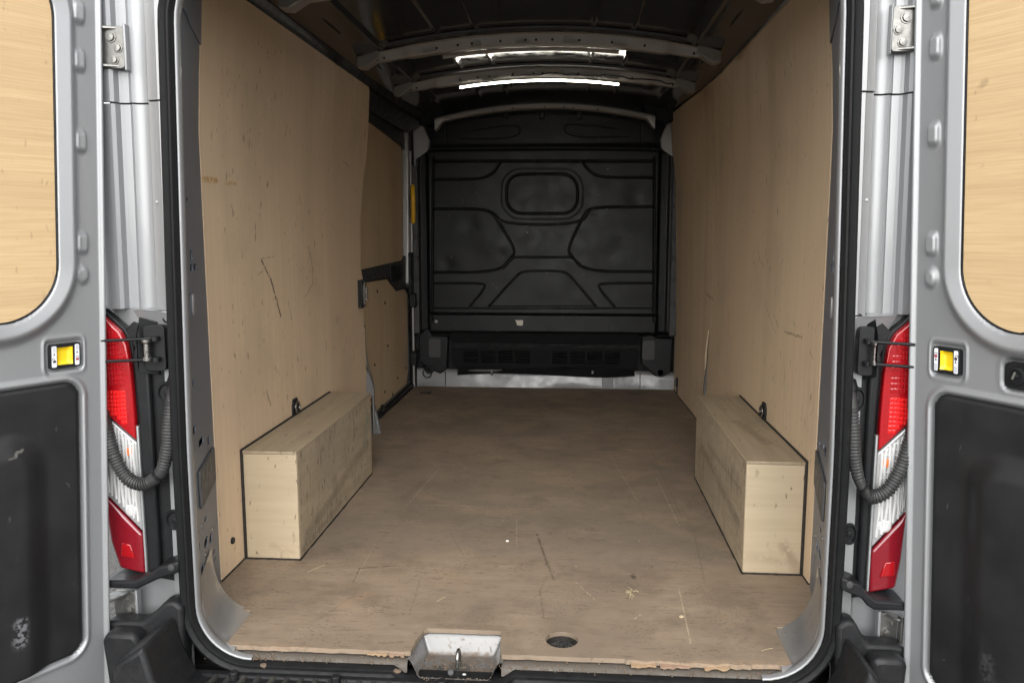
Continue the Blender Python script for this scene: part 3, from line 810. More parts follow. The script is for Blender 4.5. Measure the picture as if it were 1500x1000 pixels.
mk('wall_bung', MB().lathe((-.866, .445, .095), (1, 0, 0), [(.011, -.002), (.010, .004), (.0, .005)], 12), BLACKPL, van)

# ------------------------------------------------------------------ sliding side door (left, closed)
XD = -.930
sd = mk('side_door', MB().box(-.985, -.942, 2.02, 3.46, -.05, 1.80), DARKPL, van, .004, label='closed sliding side door with plywood panels')
fy = lambda u, v, n: (XD + n, u, v)
mk('upper_board', MB().plate([(2.06, .835), (3.285, .850), (3.33, .88), (3.36, 1.52), (3.33, 1.565), (2.40, 1.62), (2.06, 1.63)], [], fy, 0, -.009), PLY_S, sd)
mk('lower_board', MB().plate([(2.10, .02), (3.36, .02), (3.43, .10), (3.45, .62), (3.36, .66), (3.10, .665), (2.86, .755), (2.10, .770)], [], fy, 0, -.009), PLY_S, sd)
# dark belt with latch housing between the boards, dark header above
mk('belt_rail', MB().plate([(2.06, .775), (2.86, .765), (3.02, .70), (3.20, .672), (3.34, .69), (3.39, .86), (3.36, .88), (3.28, .845), (2.06, .832)], [], fy, .014, -.01), DARKPL, sd, .006, 3)
mk('belt_recess', MB().plate(rrect(2.88, 3.22, .735, .83, .02), [], fy, .0145, .022), BLACKPL, sd, .004)
mk('door_header', MB().plate([(2.06, 1.625), (2.42, 1.615), (3.33, 1.57), (3.42, 1.55), (3.42, 1.80), (2.06, 1.80)], [], fy, .010, -.01), DARKPL, sd, .004)
mk('front_frame', MB().plate([(3.345, .70), (3.40, .68), (3.44, .66), (3.48, .66), (3.48, 1.80), (3.41, 1.80), (3.395, 1.5), (3.37, .9)], [], fy, .030, -.01), CREAM, sd, .010, 3)
mk('lock_bracket', MB().plate(rrect(3.35, 3.47, .62, .90, .02), [], fy, .0305, .048), BLACKPL, sd, .004)
for z in (.585, .20):
    mk('door_stop', MB().box(-.905, -.862, 3.385, 3.455, z-.045, z+.045), BLACKPL, sd, .006)
for (y, z) in ((2.35, .70), (2.62, .70), (2.80, .62), (2.85, .36), (2.52, .30), (3.10, .12), (2.75, .10), (2.42, .12), (3.36, .14), (2.95, .015+.03)):
    mk('panel_screw', MB().lathe((XD, y, z), (1, 0, 0), [(.009, 0), (.008, .003), (.0, .004)], 10), DARKHOLE, sd)
# door seals: front upright and foot
mk('front_seal', MB().tube([(-.900, 3.46, z) for z in np.linspace(-.0, 1.78, 12)], .024, 10), RUBBER, van, smooth=60)
mk('foot_seal', MB().tube([(-.905, y, .012) for y in np.linspace(2.50, 3.46, 12)], .014, 8), RUBBER, van, smooth=60)
mk('step_trim', MB().tube([(-.922, y, .030) for y in np.linspace(2.42, 3.46, 12)], .007, 8), ZINC, van, smooth=60)
# C pillar edge: crooked silver flange beside the sheet, silver foot, latch keeper
cp = MB()
pts = [(2.086, 1.74), (2.086, .55), (2.092, .40), (2.15, .27), (2.175, .22), (2.18, .0)]
cp.tube(chaikin([(-.876, 2.098, .57), (-.874, 2.10, .44), (-.866, 2.11, .36), (-.852, 2.145, .28), (-.850, 2.155, .22), (-.850, 2.155, -.005)], 2), .009, 10)
mk('pillar_flange', cp, ZINC, van, smooth=60)
mk('pillar_foot', MB().prism([(-.885, 2.088, .33), (-.862, 2.105, .33), (-.842, 2.150, .235), (-.842, 2.150, .20), (-.885, 2.088, .20)], (0, .012, 0)), SILVER, van, .003)
mk('pillar_foot', MB().prism([(-.876, 2.20, .14), (-.846, 2.16, .14), (-.815, 2.15, .0), (-.875, 2.15, .0)], (0, .035, 0)), SILVER, van, .004)
mk('pillar_core', MB().box(-.96, -.888, 2.03, 2.085, 0, 1.76), DARKPL, van)
kp = mk('door_latch_keeper', MB().box(-.872, -.846, 1.975, 2.045, .665, .80), BLACKPL, van, .004)
mk('keeper_plate', MB().box(-.846, -.842, 1.985, 2.035, .685, .78), ZINC, kp, .002)
mk('keeper_bolt', MB().tube([(-.838, 2.022, .70), (-.838, 2.022, .765)], .008, 10), STEEL, kp)
mk('keeper_pin', MB().tube([(-.842, 2.0, .67), (-.842, 2.0, .795)], .004, 8), STEEL, kp)
tie_down(-1, 2.60, .0, .915, .9)

# ------------------------------------------------------------------ bulkhead: one pressed sheet with swaged lines
YB = 3.45
def B2(px, py): p = Q(px, py, y=YB); return (p.x, p.z)
def poly(pts, closed=False, it=2): return [B2(*p) for p in [tuple(q) for q in chaikin([(a, c) for a, c in pts], it, closed)]] + ([] if not closed else [])
lines = []
def ln(pts, wd=.010, dp=.010, closed=False, it=2):
    wd, dp = wd*.85, dp*.8
    q = [B2(v[0], v[1]) for v in chaikin(pts, it, closed)]
    if closed: q.append(q[0])
    lines.append((np.array(q), wd, dp))
rr = lambda x0, x1, y0, y1, r: [(a, c) for a, c in rrect(x0, x1, y0, y1, r, 6)]
ln(rr(742, 846, 255, 313, 22), .011, .012, True, 1)
ln(rr(734, 854, 247, 321, 28), .006, .004, True, 1)
ln([(634,263),(700,263),(722,255),(734,236)]); ln([(959,260),(886,260),(866,254),(853,236)])
ln([(634,306),(708,306),(722,312),(732,328),(756,368),(748,378),(730,399),(634,399)])
ln([(959,303),(872,303),(858,310),(850,326),(831,366),(838,376),(858,398),(959,398)])
ln([(722,312),(738,329),(850,329),(864,308)], .009, .008)
ln([(750,377),(838,377)], .009, .008)
ln([(736,394),(752,378)], .007, .006)
ln([(716,449),(758,402),(768,397),(822,397),(834,402),(873,449)], .008, .008)
ln([(716,449),(873,449)], .006, .005)
ln([(636,415),(706,415),(712,420),(688,449)], .009, .009); ln([(957,415),(880,415),(876,421),(900,449)], .009, .009)
ln([(634,452),(957,452)], .007, .007)
ln([(633,236),(960,236)], .012, .012); ln([(634,232),(633,470)], .012, .016); ln([(959,232),(958,470)], .012, .016)
ln([(616,222),(640,219),(800,217),(955,219),(975,222)], .012, .012)
ln([(672,202),(757,202),(764,183),(735,183),(690,190)], .006, .005); ln([(921,199),(834,201),(824,182),(850,181),(905,187)], .006, .005)
ln([(652,184),(652,218)], .006, .005); ln([(940,182),(940,218)], .006, .005)
xs = np.linspace(-.865, .815, 460); zs = np.linspace(.345, 1.80, 400)
X, Z = np.meshgrid(xs, zs)
Y = np.full_like(X, YB)
for q, wd, dp in lines:
    dmin = np.full_like(X, 9.0)
    for a, c in zip(q[:-1], q[1:]):
        d = c - a; L2 = max(d @ d, 1e-12)
        t = np.clip(((X-a[0])*d[0] + (Z-a[1])*d[1])/L2, 0, 1)
        dmin = np.minimum(dmin, np.hypot(X-a[0]-t*d[0], Z-a[1]-t*d[1]))
    k = np.clip(1 - dmin/wd, 0, 1); Y += dp*k*k*(3-2*k)
def npss(a, c, v):
    t = np.clip((v-a)/(c-a), 0, 1); return t*t*(3-2*t)
Y += .030*npss(.040, .0, X + .770 + .0)*0
Y += .028*npss(-.775, -.800, X) + .028*npss(.700, .725, X)          # set-back side flanges
Y -= .012*npss(-.835, -.850, X) + .012*npss(.765, .785, X)
Y -= .030*npss(.505, .485, Z)*npss(-.80, -.77, X)*npss(.73, .70, X)  # proud lower beam
Y += .045*npss(.385, .350, Z)
Y += .020*npss(1.54, 1.60, Z)
Y += .0018*np.sin(X*9 + 1.3)*np.sin(Z*7)*npss(.5, .7, Z)             # oil-canning
dent = lambda x, z, r, d: d*np.exp(-((X-x)**2 + (Z-z)**2)/r**2)
for (px, py, r, d) in ((655, 388, .05, .005), (720, 360, .08, -.005), (900, 368, .06, .004), (930, 290, .05, .004), (690, 330, .05, .003), (735, 372, .03, .003)):
    x_, z_ = B2(px, py); Y += dent(x_, z_, r, d)
top = lambda x: 1.772 - .062*(abs(x+.03)/.70)**2.2
keep = []
vs = [(X[i, j], Y[i, j], Z[i, j]) for i in range(len(zs)) for j in range(len(xs))]
nx = len(xs)
def shoulder(x, z):                              # rounded upper corners
    e = max(0, z - 1.47)
    lim = .83 - 1.35*max(0, e - .03) if e < .13 else .70
    return (-lim - .03 <= x <= lim - .03) and z <= top(x)
fs = []
for i in range(len(zs)-1):
    for j in range(nx-1):
        if shoulder((xs[j]+xs[j+1])/2, (zs[i]+zs[i+1])/2): fs.append((i*nx+j, i*nx+j+1, (i+1)*nx+j+1, (i+1)*nx+j))
bb = MB(); bb.v = [Vector(p) for p in vs]; bb.f = fs
bulk = mk('bulkhead', bb, BULK, van, smooth=180, fix=False, label='black pressed steel bulkhead with a blanked window')
for (px, py) in ((688,468),(737,466),(853,466),(798,483),(730,484),(912,483)):
    x_, z_ = B2(px, py); mk('bolt', MB().lathe((x_, YB-.030, z_), (0, -1, 0), [(.008, -.004), (.007, .003), (.0, .004)], 8), BLACKPL, bulk)
x_, z_ = B2(640, 470); mk('bolt', MB().lathe((x_, YB-.030, z_), (0, -1, 0), [(.011, -.004), (.010, .004), (.0, .005)], 10), ZINC, bulk)
for px in (698, 741, 794, 849, 901):
    x_, z_ = B2(px, 167); mk('header_clip', MB().box(x_-.014, x_+.014, YB-.004, YB+.02, z_-.03, z_+.012), BLACKPL, bulk, .004)
# torn paper remnant of a sticker
x_, z_ = B2(761, 472)
mk('torn_sticker', MB().plate([(x_-.028, z_+.018), (x_+.026, z_+.018), (x_+.024, z_-.016), (x_+.006, z_-.019), (x_-.016, z_-.013), (x_-.018, z_+.003)], [], lambda u, v, n: (u, YB-.0315-n, v), 0, .0006), PAPER, bulk)
# side castings with holes left and right of the sheet
for s, x0, x1 in ((-1, -.885, -.848), (1, .795, .838)):
    sp_ = mk('bulkhead_side_post', MB().box(x0, x1, 3.44, 3.50, .36, 1.46), DARKPL, van, .004)
    for py in (303, 347, 378, 408, 443):
        z_ = Q(612, py, y=3.44).z
        mk('post_hole', MB().lathe(((x0+x1)/2, 3.44, z_), (0, -1, 0), [(.017, -.001), (.016, .003), (.012, .003), (.011, -.002), (0, -.002)], 14), DARKHOLE, sp_)
    mk('post_edge', MB().box(x0-.012 if s < 0 else x1, x0 if s < 0 else x1+.010, 3.43, 3.445, .0, 1.55), CREAM, sp_, .003)
# yellow grab handle on the B pillar
hp = [(-.878, 3.425, 1.095), (-.872, 3.395, 1.115), (-.868, 3.385, 1.16), (-.868, 3.383, 1.25), (-.872, 3.395, 1.305), (-.878, 3.425, 1.325)]
gh = mk('grab_handle', MB().tube(chaikin(hp, 3), .014, 12), YELLOW_D, van, smooth=60, label='yellow grab handle beside the bulkhead')
mk('handle_backing', MB().box(-.892, -.872, 3.418, 3.44, 1.10, 1.315), DARKHOLE, gh, .003)
# lower opening under the bulkhead: dark shelf, louvred panel, castings, silver cross sill
mk('lower_void', MB().box(-.88, .85, 3.58, 3.60, .0, .45), DARKHOLE, van)
mk('heater_shelf', MB().prism([(-.64, 3.47, .30), (-.64, 3.44, .375), (-.64, 3.56, .40), (-.64, 3.57, .30)], (1.24, 0, 0)), BLACKPL, van, .006)
vp = MB()
ys = lambda z: 3.535 - .25*(z - .10)
def vf(u, v, n): return (u, ys(v) - n, v)
sl_ = []
VX = []
for g0 in (B2(673, 0)[0], B2(812, 0)[0]):
    for k in range(4): VX.append(g0 + k*.117)
slots = []
for x0 in VX:
    for j in range(4): slots.append(rrect(x0, x0+.100, .165+j*.0195, .165+j*.0195+.0125, .003, 2))
vo = rrect(-.64, .60, .115, .262, .03, 4)
vent = mk('vent_panel', MB().plate(vo, slots, vf, 0, -.006), BLACKPL, van, smooth=25)
mk('vent_backing', MB().box(-.62, .58, 3.56, 3.565, .12, .26), DARKHOLE, vent)
for x0 in VX:
    for j in range(5):
        z = .160 + j*.0195
        mk('vent_slat', MB().obox((x0+.05, ys(z)-.005, z), (.050, 0, 0), (0, .006, .003), (0, -.0012, .003)), BLACKPL, vent)
mk('kinked_flap', MB().grid([[(x, 3.50 + .01*math.sin(x*11) - .02*k, .125 - .012*k + .010*math.sin(x*6+k)) for k in range(4)] for x in np.linspace(-.60, .58, 40)]), BLACKPL, van, smooth=60)
for s, x0, x1 in ((-1, -.86, -.66), (1, .62, .825)):
    ca = MB().prism([(x0, 3.455, .17), (x0, 3.455, .35), (lerp(x0, x1, .3), 3.455, .40 if s < 0 else .37), (lerp(x0, x1, .45), 3.455, .345), (x1, 3.455, .34), (x1 - .01, 3.455, .12), (lerp(x0, x1, .72), 3.455, .085), (lerp(x0, x1, .45), 3.455, .11 if s < 0 else .09)], (0, .07, 0))
    cst = mk('side_casting', ca, BLACKPL, van, .010, 3)
    cxm = lerp(x0, x1, .55 if s < 0 else .22)
    mk('casting_cover', MB().plate(rrect(cxm-.04, cxm+.04, .20, .325, .012), [], lambda u, v, n: (u, 3.454-n, v), 0, .008), DARKPL, cst, .003)
    mk('casting_eye', MB().lathe((lerp(x0, x1, .35 if s < 0 else .62), 3.455, .115), (0, -1, 0), [(.030, -.004), (.028, .010), (.020, .010), (.018, .0), (0, 0)], 16), BLACKPL, cst)
cab = [(-.80 + .030*math.cos(a), 3.43, .095 + .030*math.sin(a)) for a in [k*.45 for k in range(15)]] + [(-.79, 3.44, .15), (-.80, 3.46, .20)]
mk('coiled_cable', MB().tube(cab, .004, 6), BLACKPL, van, smooth=60)
rows = []
for x in np.linspace(-.885, .845, 90):
    dnt = .006*math.sin(x*5.2) + .004*math.sin(x*13.1)
    rows.append([(x, 3.50, .115 + dnt*.3), (x, 3.488 + dnt*.3, .110 + dnt*.4), (x, 3.480 + dnt, .088), (x, 3.476 + dnt, .060), (x, 3.470 + dnt*.6, .02), (x, 3.46, -.005)])
FSILL = silver_mat('dull_grey_sill_paint', (.20,.20,.198), .42, .35, .3)
sill = mk('front_cross_sill', MB().grid(rows), FSILL, van, smooth=70, label='dented bare silver cross sill under the bulkhead')
for px in (720, 868):
    x_ = B2(px, 555)[0]; mk('sill_joint', MB().box(x_-.008, x_+.008, 3.462, 3.485, .078, .118), FSILL, sill, .004)
x_ = B2(890, 560)[0]; mk('sill_clip', MB().box(x_-.035, x_+.035, 3.463, 3.476, .008, .085), FSILL, sill, .004)
for px in (652, 938):
    x_ = B2(px, 555)[0]; mk('sill_seam', MB().box(x_-.002, x_+.002, 3.462, 3.478, .0, .10), SEALANT, sill)

# ------------------------------------------------------------------ roof
rows = []
def rib(x):
    z = 0
    for c in (-.66, -.40, -.24, .24, .40, .66):
        d = abs(x - c); z += .007*max(0, 1 - d/.016)
    return z
xx = sorted(set(list(np.linspace(-.84, .84, 85)) + [c + d for c in (-.66, -.40, -.24, .24, .40, .66) for d in (-.016, -.008, 0, .008, .016)]))
for y in np.linspace(.02, 3.56, 90):
    br_ = .001*math.sin(y*7.0)
    rows.append([(x, y, zroof(x) - rib(x)*sstep(.1, .2, y) + br_*math.cos(x*3)) for x in xx])
roof = mk('roof_skin', MB().grid(rows), ROOF, van, smooth=60, fix=False)
def bow(y, name='roof_bow', drop=.042, hw=.762, wid=.055, m=BOW, ends=True):
    # top-hat section following the roof, kinked down at the ends
    rows = []
    for k in range(97):
        x = lerp(-hw, hw, k/96); e = abs(x)/hw
        zc = zroof(x) - .010
        dr = drop*(.72 + .28*sstep(1.0, .80, e)) - .006*sstep(.70, .74, e)*(1 - sstep(.92, .95, e))
        wv = .0025*math.sin(x*31)*sstep(.9, .5, e)
        wd = wid*(1 - .25*sstep(.72, .76, e))
        rows.append([(x, y - wd*.5 - .018, zc + .004), (x, y - wd*.5 - .004, zc), (x, y - wd*.5, zc - .006), (x, y - wd*.46 + wv, zc - dr + .006), (x, y - wd*.36 + wv, zc - dr), (x, y + wd*.36, zc - dr), (x, y + wd*.5, zc - .004), (x, y + wd*.5 + .016, zc + .002)])
    o = mk(name, MB().grid(rows), m, van, smooth=40)
    if ends:
        for s in (-1, 1):
            e = mk('bow_end_bracket', MB().prism([(s*(hw-.085), y-.036, zroof(hw)+.028), (s*(hw+.012), y-.036, zroof(hw)-.004), (s*(hw+.014), y-.036, zroof(hw)-.048), (s*(hw-.02), y-.036, zroof(hw)-.052), (s*(hw-.085), y-.036, zroof(hw)-.012)], (0, .066, 0)), m, o, .004)
        for x in [q*hw for q in (-.90, -.86, -.56, -.44, -.36, -.20, -.06, .0, .09, .24, .42, .60, .87, .91)]:
            zc = zroof(x) - .010 - .024
            mk('bow_hole', MB().lathe((x, y - wid*.49 - .0005, zc), (0, -1, 0), [(.0052, -.002), (.0052, .0012), (.0, .0012)], 10), DARKHOLE, o)
    return o
bow(.80); bow(1.74); bow(2.47)
# gutters stiffeners just in front of the bows (thin folded strip)
for y in (1.60, 2.33):
    mk('roof_strip', MB().grid([[(x, y, zroof(x)-.004), (x, y+.004, zroof(x)-.014), (x, y+.05, zroof(x)-.014), (x, y+.054, zroof(x)-.004)] for x in np.linspace(-.62, .62, 60)]), RAIL, van, smooth=30)
# perforated strip hung below the roof between the bows
ps = mk('perforated_strip', MB().grid([[(x, 1.88, 1.845-.03*(x/.45)**2), (x, 1.90, 1.842-.03*(x/.45)**2), (x, 1.905, 1.832-.03*(x/.45)**2)] for x in np.linspace(-.43, .36, 50)]), BOW, van, smooth=30)
# header over the bulkhead
rows = []
def zh(x): return 1.812 - .085*(abs(x+.02)/.69)**2.0
for k in range(81):
    x = lerp(-.715, .665, k/80); e = abs(x+.025)/.69
    ex = .045*sstep(.92, 1.0, e); st = .004*math.sin(x*24)
    rows.append([(x, 3.36, zh(x) + .020), (x, 3.345, zh(x) + .012), (x, 3.342, zh(x) - .004 + st*.5), (x, 3.350, zh(x) - .014 - ex + st*.5), (x, 3.40, zh(x) - .018 - ex)])
hd = mk('roof_header', MB().grid(rows), CREAM, van, smooth=40)
for x in (-.34, -.22, -.02, .10, .16, .31):
    mk('header_hole', MB().lathe((x, 3.3445, zh(x) - .006), (0, -1, 0), [(.006, -.002), (.006, .002), (0, .002)], 10), DARKHOLE, hd)
mk('header_backing', MB().box(-.84, .82, 3.555, 3.57, 1.35, 1.90), BLACKPL, van)
for s in (-1, 1):
    # corner fillers and pale B pillar beside the bulkhead
    x0 = -.885 if s < 0 else .825
    d = 1 if s < 0 else -1
    mk('front_pillar', MB().prism([(x0, 3.50, 1.20), (x0+d*.020, 3.50, 1.20), (x0+d*.045, 3.50, 1.46), (x0+d*.100, 3.50, 1.54), (x0+d*.110, 3.50, 1.62), (x0+d*.060, 3.50, 1.74), (x0, 3.50, 1.78)], (0, .035, 0)), CREAM, van, .006)
    mk('corner_filler', MB().prism([(x0-d*.03, 3.40, 1.74), (x0+d*.10, 3.40, 1.70), (x0+d*.20, 3.40, 1.74), (x0+d*.24, 3.40, 1.82), (x0-d*.03, 3.40, 1.86)], (0, .13, 0)), BLACKPL, van, .01)
    # cantrail: rounded grey rail between lining top and roof
    rows = []
    pr = [(.905, 1.66), (.858, 1.715), (.842, 1.735), (.832, 1.752), (.826, 1.772), (.812, 1.788), (.790, 1.797), (.772, 1.800), (.764, 1.806), (.758, 1.830)]
    zoff = 0 if s < 0 else .018
    for y in np.linspace(.05, 3.54, 50):
        tp = .03*sstep(2.3, 3.5, y)
        rows.append([(s*(x - (0 if k == 0 else tp)), y, z + (zoff if k < 6 else 0)) for k, (x, z) in enumerate(pr)])
    ct = mk('cantrail', MB().grid(rows), RAIL, van, smooth=50)
    mk('cantrail_seal', MB().tube([(s*(.850-.03*sstep(2.3,3.5,y)), y, 1.735+zoff) for y in np.linspace(.1, 3.4, 30)], .012, 8), RUBBER, ct, smooth=60)
    for y in (1.35, 2.05, 2.75):
        mk('rail_band', MB().grid([[(s*(x-.003), y+q, z-.002+(zoff if k < 6 else 0)) for k, (x, z) in enumerate(pr[1:7], 1)] for q in (-.010, .010)]), DARKPL, ct, smooth=50)
    mk('roof_conduit', MB().tube([(s*.742, y, 1.800 + .004*math.sin(y*9)) for y in np.linspace(.3, 3.3, 60)], .010, 8), BLACKPL, van, smooth=60)
# lit LED strip on the second bow, with its cable
pth = [(x, 2.415, 1.797 - .028*(x/.41)**2) for x in np.linspace(-.425, .388, 30)]
lt = mk('strip_light', MB().tube(pth, .0052, 10), LED, van, smooth=60, label='lit white strip light under the roof bow')
mk('lamp_holder', MB().grid([[(p[0], p[1]-.004, p[2]+.007), (p[0], p[1]+.006, p[2]+.007), (p[0], p[1]+.007, p[2]+.002)] for p in pth]), BLACKPL, lt, smooth=40)
for x in (-.28, .25):
    mk('lamp_clip', MB().box(x-.030, x+.030, 2.410, 2.432, 1.797, 1.806), ZINC, lt, .002)
random.seed(4)
cb = [(lerp(-.16, .66, k/26), 2.398, 1.824 - .055*(lerp(-.16, .66, k/26)/.66)**2 + random.uniform(-.006, .006)) for k in range(27)]
mk('lamp_cable', MB().tube(bez(cb, 5), .0032, 6), BLACKPL, van, smooth=60)

# ------------------------------------------------------------------ rear corners: lamps, checks, conduits, hinges
def inside(p, P):
    x, y = p; c = False; n = len(P)
    for i in range(n):
        x1, y1 = P[i]; x2, y2 = P[(i+1) % n]
        if (y1 > y) != (y2 > y) and x < (x2-x1)*(y-y1)/(y2-y1) + x1: c = not c
    return c
for s in (-1, 1):
    WARP = lambda p: Vector((s*(ox(s, abs(p[0])) - (.011*sstep(.84, .89, abs(p[0])) if s > 0 else 0)), p[1], p[2] + (.010 if s > 0 else 0)))
    sf = lambda u, v, n: (s*u, .022 - n - .030*max(0, u-.90)*0, v)
    side = 'left' if s < 0 else 'right'
    # lamp: chrome/black backing with three lens pieces
    oL = [(.902, .178), (.972, .192), (.990, .26), (1.002, .40), (1.004, .70), (1.000, .852), (.985, .852), (.957, .828), (.925, .800), (.909, .768), (.903, .71), (.902, .60)]
    ex = MB().plate(oL, [], sf, -.02, .006)
    tl = mk('tail_light', ex, BLACKPL, van, .004, label='red and clear tail light cluster on the %s corner' % side)
    red = [(.9045, .525), (.978, .590), (1.001, .605), (1.001, .70), (.997, .845), (.985, .845), (.958, .820), (.929, .794), (.9135, .762), (.907, .70), (.9045, .60)]
    mk('red_lens', MB().plate(red, [], sf, .006, .026), RED, tl, .005, 3)
    rin = [(.914, .550), (.975, .602), (.994, .612), (.994, .832), (.960, .808), (.936, .784), (.922, .752), (.916, .69)]
    # prism tiles behind the lens face: bright lower field, darker upper field
    for nm, z0, z1, cw, ch, mt in (('bright_reflector', .545, .640, .0085, .0105, RED_HOT), ('upper_reflector', .660, .84, .0075, .0125, RED)):
        t = MB(); z = z0
        while z < z1:
            x = .914
            while x < .995:
                if inside((x, z), rin) and inside((x+cw, z+ch), rin):
                    a = .0262
                    t.add([sf(x, z, a), sf(x+cw*.92, z, a), sf(x+cw*.92, z+ch*.86, a), sf(x, z+ch*.86, a), sf(x+cw*.2, z+ch*.2, a+.0007), sf(x+cw*.72, z+ch*.2, a+.0007), sf(x+cw*.72, z+ch*.66, a+.0011), sf(x+cw*.2, z+ch*.66, a+.0011)], [(0,1,5,4),(1,2,6,5),(2,3,7,6),(3,0,4,7),(4,5,6,7)])
                x += cw
            z += ch
        mk(nm, t, mt, tl, smooth=5, fix=False)
    clear = [(.9045, .292), (.980, .372), (1.000, .39), (1.001, .596), (.980, .584), (.9045, .518)]
    mk('clear_lens', MB().plate(clear, [], sf, .006, .021), CLEAR_BASE, tl, .004, 3)
    cin = [(.913, .315), (.979, .385), (.996, .40), (.996, .588), (.978, .576), (.913, .520)]
    t = MB(); x = .914
    while x < .996:
        zlo = [z for z in np.linspace(.30, .60, 151) if inside((x, z), cin)]
        if len(zlo) > 4:
            z0, z1 = zlo[0], zlo[-1]
            pts = [sf(x + .0012*math.sin(z*60 + x*300), z, .0212) for z in np.linspace(z0, z1, 14)]
            t.tube(pts, .0034, 8)
        x += .0088
    mk('lens_ribs', t, CLEAR, tl, smooth=60)
    t = MB()
    for z in np.linspace(.46, .57, 9):
        zx = [x for x in np.linspace(.91, .997, 60) if inside((x, z), cin)]
        if len(zx) > 4: t.tube([sf(zx[0], z, .0212), sf(zx[-1], z, .0212)], .0012, 5)
    mk('lens_cross_ribs', t, CLEAR, tl)
    mk('amber_bulb', MB().lathe(sf(.925, .495, .0205), (0, -1, 0), [(.012, 0), (.010, .002), (.0, .003)], 12), AMBER, tl)
    mk('reversing_bulb', MB().lathe(sf(.930, .345, .0205), (0, -1, 0), [(.016, 0), (.012, .003), (.0, .004)], 14), CLEAR, tl)
    low = [(.9045, .181), (.970, .195), (.988, .262), (1.000, .382), (.981, .366), (.9045, .284)]
    mk('fog_lens', MB().plate(low, [], sf, .006, .023), RED_DARK, tl, .007, 4)
    mk('fog_lens_facet', MB().prism([sf(.925, .222, .0225), sf(.962, .228, .0225), sf(.957, .262, .0225), sf(.935, .258, .0225)], (0, -.004, 0)), RED, tl, .003)
    mk('lens_rim', MB().plate([(.8985, .182), (.9035, .182), (.9035, .56), (.8985, .56)], [], sf, .0, .022), SMOKE, tl, .0015)
    # black filler panel between lamp and seal, with recesses and fasteners
    fl = mk('lamp_filler_panel', MB().plate([(.783, .150), (.897, .165), (.898, .60), (.903, .745), (.925, .795), (.905, .815), (.870, .80), (.835, .79), (.783, .785)], [rrect(.806, .826, .21, .29, .007, 3), rrect(.806, .824, .345, .425, .008, 3)], sf, -.006, .004), BLACKPL, van, .003)
    mk('filler_wall', MB().prism([sf(.862, .17, .004), sf(.896, .172, .004), sf(.897, .60, .004), sf(.902, .74, .004), sf(.89, .76, .004), sf(.862, .70, .004)], (0, -.018, 0)), BLACKPL, fl, .006, 3)
    for z, r in ((.640, .024), (.318, .022)):
        mk('fastener_cup', MB().lathe(sf(.822, z, .004), (0, -1, 0), [(r+.006, -.001), (r+.003, .006), (r, .006), (r-.004, .001), (.009, .001), (.008, .004), (0, .005)], 18), BLACKPL, fl)
    # eyelet and check bracket
    ey = [(s*(.807+.010*math.cos(a)), .012, .826+.010*math.sin(a)) for a in [2*math.pi*k/16 for k in range(17)]]
    cb_ = MB().plate(rrect(.806, .862, .7, .81, .010, 3), [], sf, .004, .034)
    dc = mk('door_check_bracket', cb_, BLACKPL, van, .005, 3)
    mk('check_eyelet', MB().tube(ey, .005, 8, False), BLACKPL, dc, smooth=60)
    mk('eyelet_bolt', MB().lathe((s*.807, .012, .826), (0, -1, 0), [(.006, -.004), (.006, .003), (0, .004)], 10), ZINC, dc)
    mk('bracket_wing', MB().prism([sf(.838, .815, .004), sf(.885, .826, .004), sf(.888, .81, .004), (s*.874, -.02, .788), (s*.874, -.02, .7), sf(.874, .688, .004), sf(.838, .686, .004)], (0, -.006, 0)), BLACKPL, dc, .003)
    mk('check_roller', MB().lathe((s*.845, -.028, .728), (0, 0, 1), [(.0, 0), (.012, 0), (.012, .006), (.008, .010), (.008, .040), (.012, .044), (.012, .050), (0, .050)], 14), STEEL, dc)
    dh = Vector((-.97, -.073, 0)) if s < 0 else Vector((.935, -.067, 0))
    for z in (.778, .728):
        mk('check_rod', MB().tube([(s*.820, -.018, z+.004), (s*.86, -.024, z), (s*.958, -.030, z - .004)], .0036, 8), BLACKPL, dc, smooth=60)
        mk('rod_pivot', MB().lathe((s*.826, -.020, z-.004), (0, 0, 1), [(0, 0), (.010, 0), (.010, .010), (0, .010)], 12), BLACKPL, dc)
    # corrugated wiring conduit looping from pillar to door
    cp_ = [(s*.796, .012, .665), (s*.797, -.012, .620), (s*.801, -.024, .57), (s*.806, -.028, .515), (s*.822, -.030, .462), (s*.850, -.030, .434), (s*.884, -.030, .424), (s*.918, -.030, .440), (s*.945, -.028, .488), (s*.966, -.020, .550), (s*.985, -.005, .60)]
    path = bez(cp_, 44)
    rad = []; dist = 0; prev = None; tot = []
    for p in path:
        dist += (p-prev).length if prev else 0; prev = p; tot.append(dist)
    for d in tot:
        smooth_zone = abs(d - .235) < .028 or d < .05
        rad.append(.0158 if smooth_zone else .0150 + .0014*(1 if (d % .0074) < .0046 else -1))
    cn = mk('wiring_conduit', MB().tube(path, rad, 14), CONDUIT, van, smooth=70)
    mk('conduit_collar', MB().lathe(path[int(len(path)*.44)], path[int(len(path)*.44)+1]-path[int(len(path)*.44)], [(.013, -.004), (.0195, -.003), (.0195, .003), (.013, .004)], 16), RUBBER, cn)
    mk('conduit_grommet', MB().lathe((s*.800, .018, .675), (0, -.6, -1), [(.0, -.01), (.017, -.008), (.019, .010), (.015, .022), (.012, .026)], 14), BLACKPL, cn)
    # plastic ledge under the lamp
    le = [(.785, .222), (.800, .214), (.845, .200), (.880, .184), (.900, .174), (.985, .174), (.995, .182), (.980, .194), (.905, .196), (.862, .215), (.840, .232), (.785, .250)]
    mk('lamp_ledge', MB().prism([(s*a, .03, c - .012) for a, c in le], (0, -.078, 0)), BLACKPL, van, .008, 3)
    mk('ledge_screw', MB().lathe((s*.803, -.049, .222), (0, -1, 0), [(.009, -.002), (.008, .002), (0, .003)], 12), DARKPL, van)
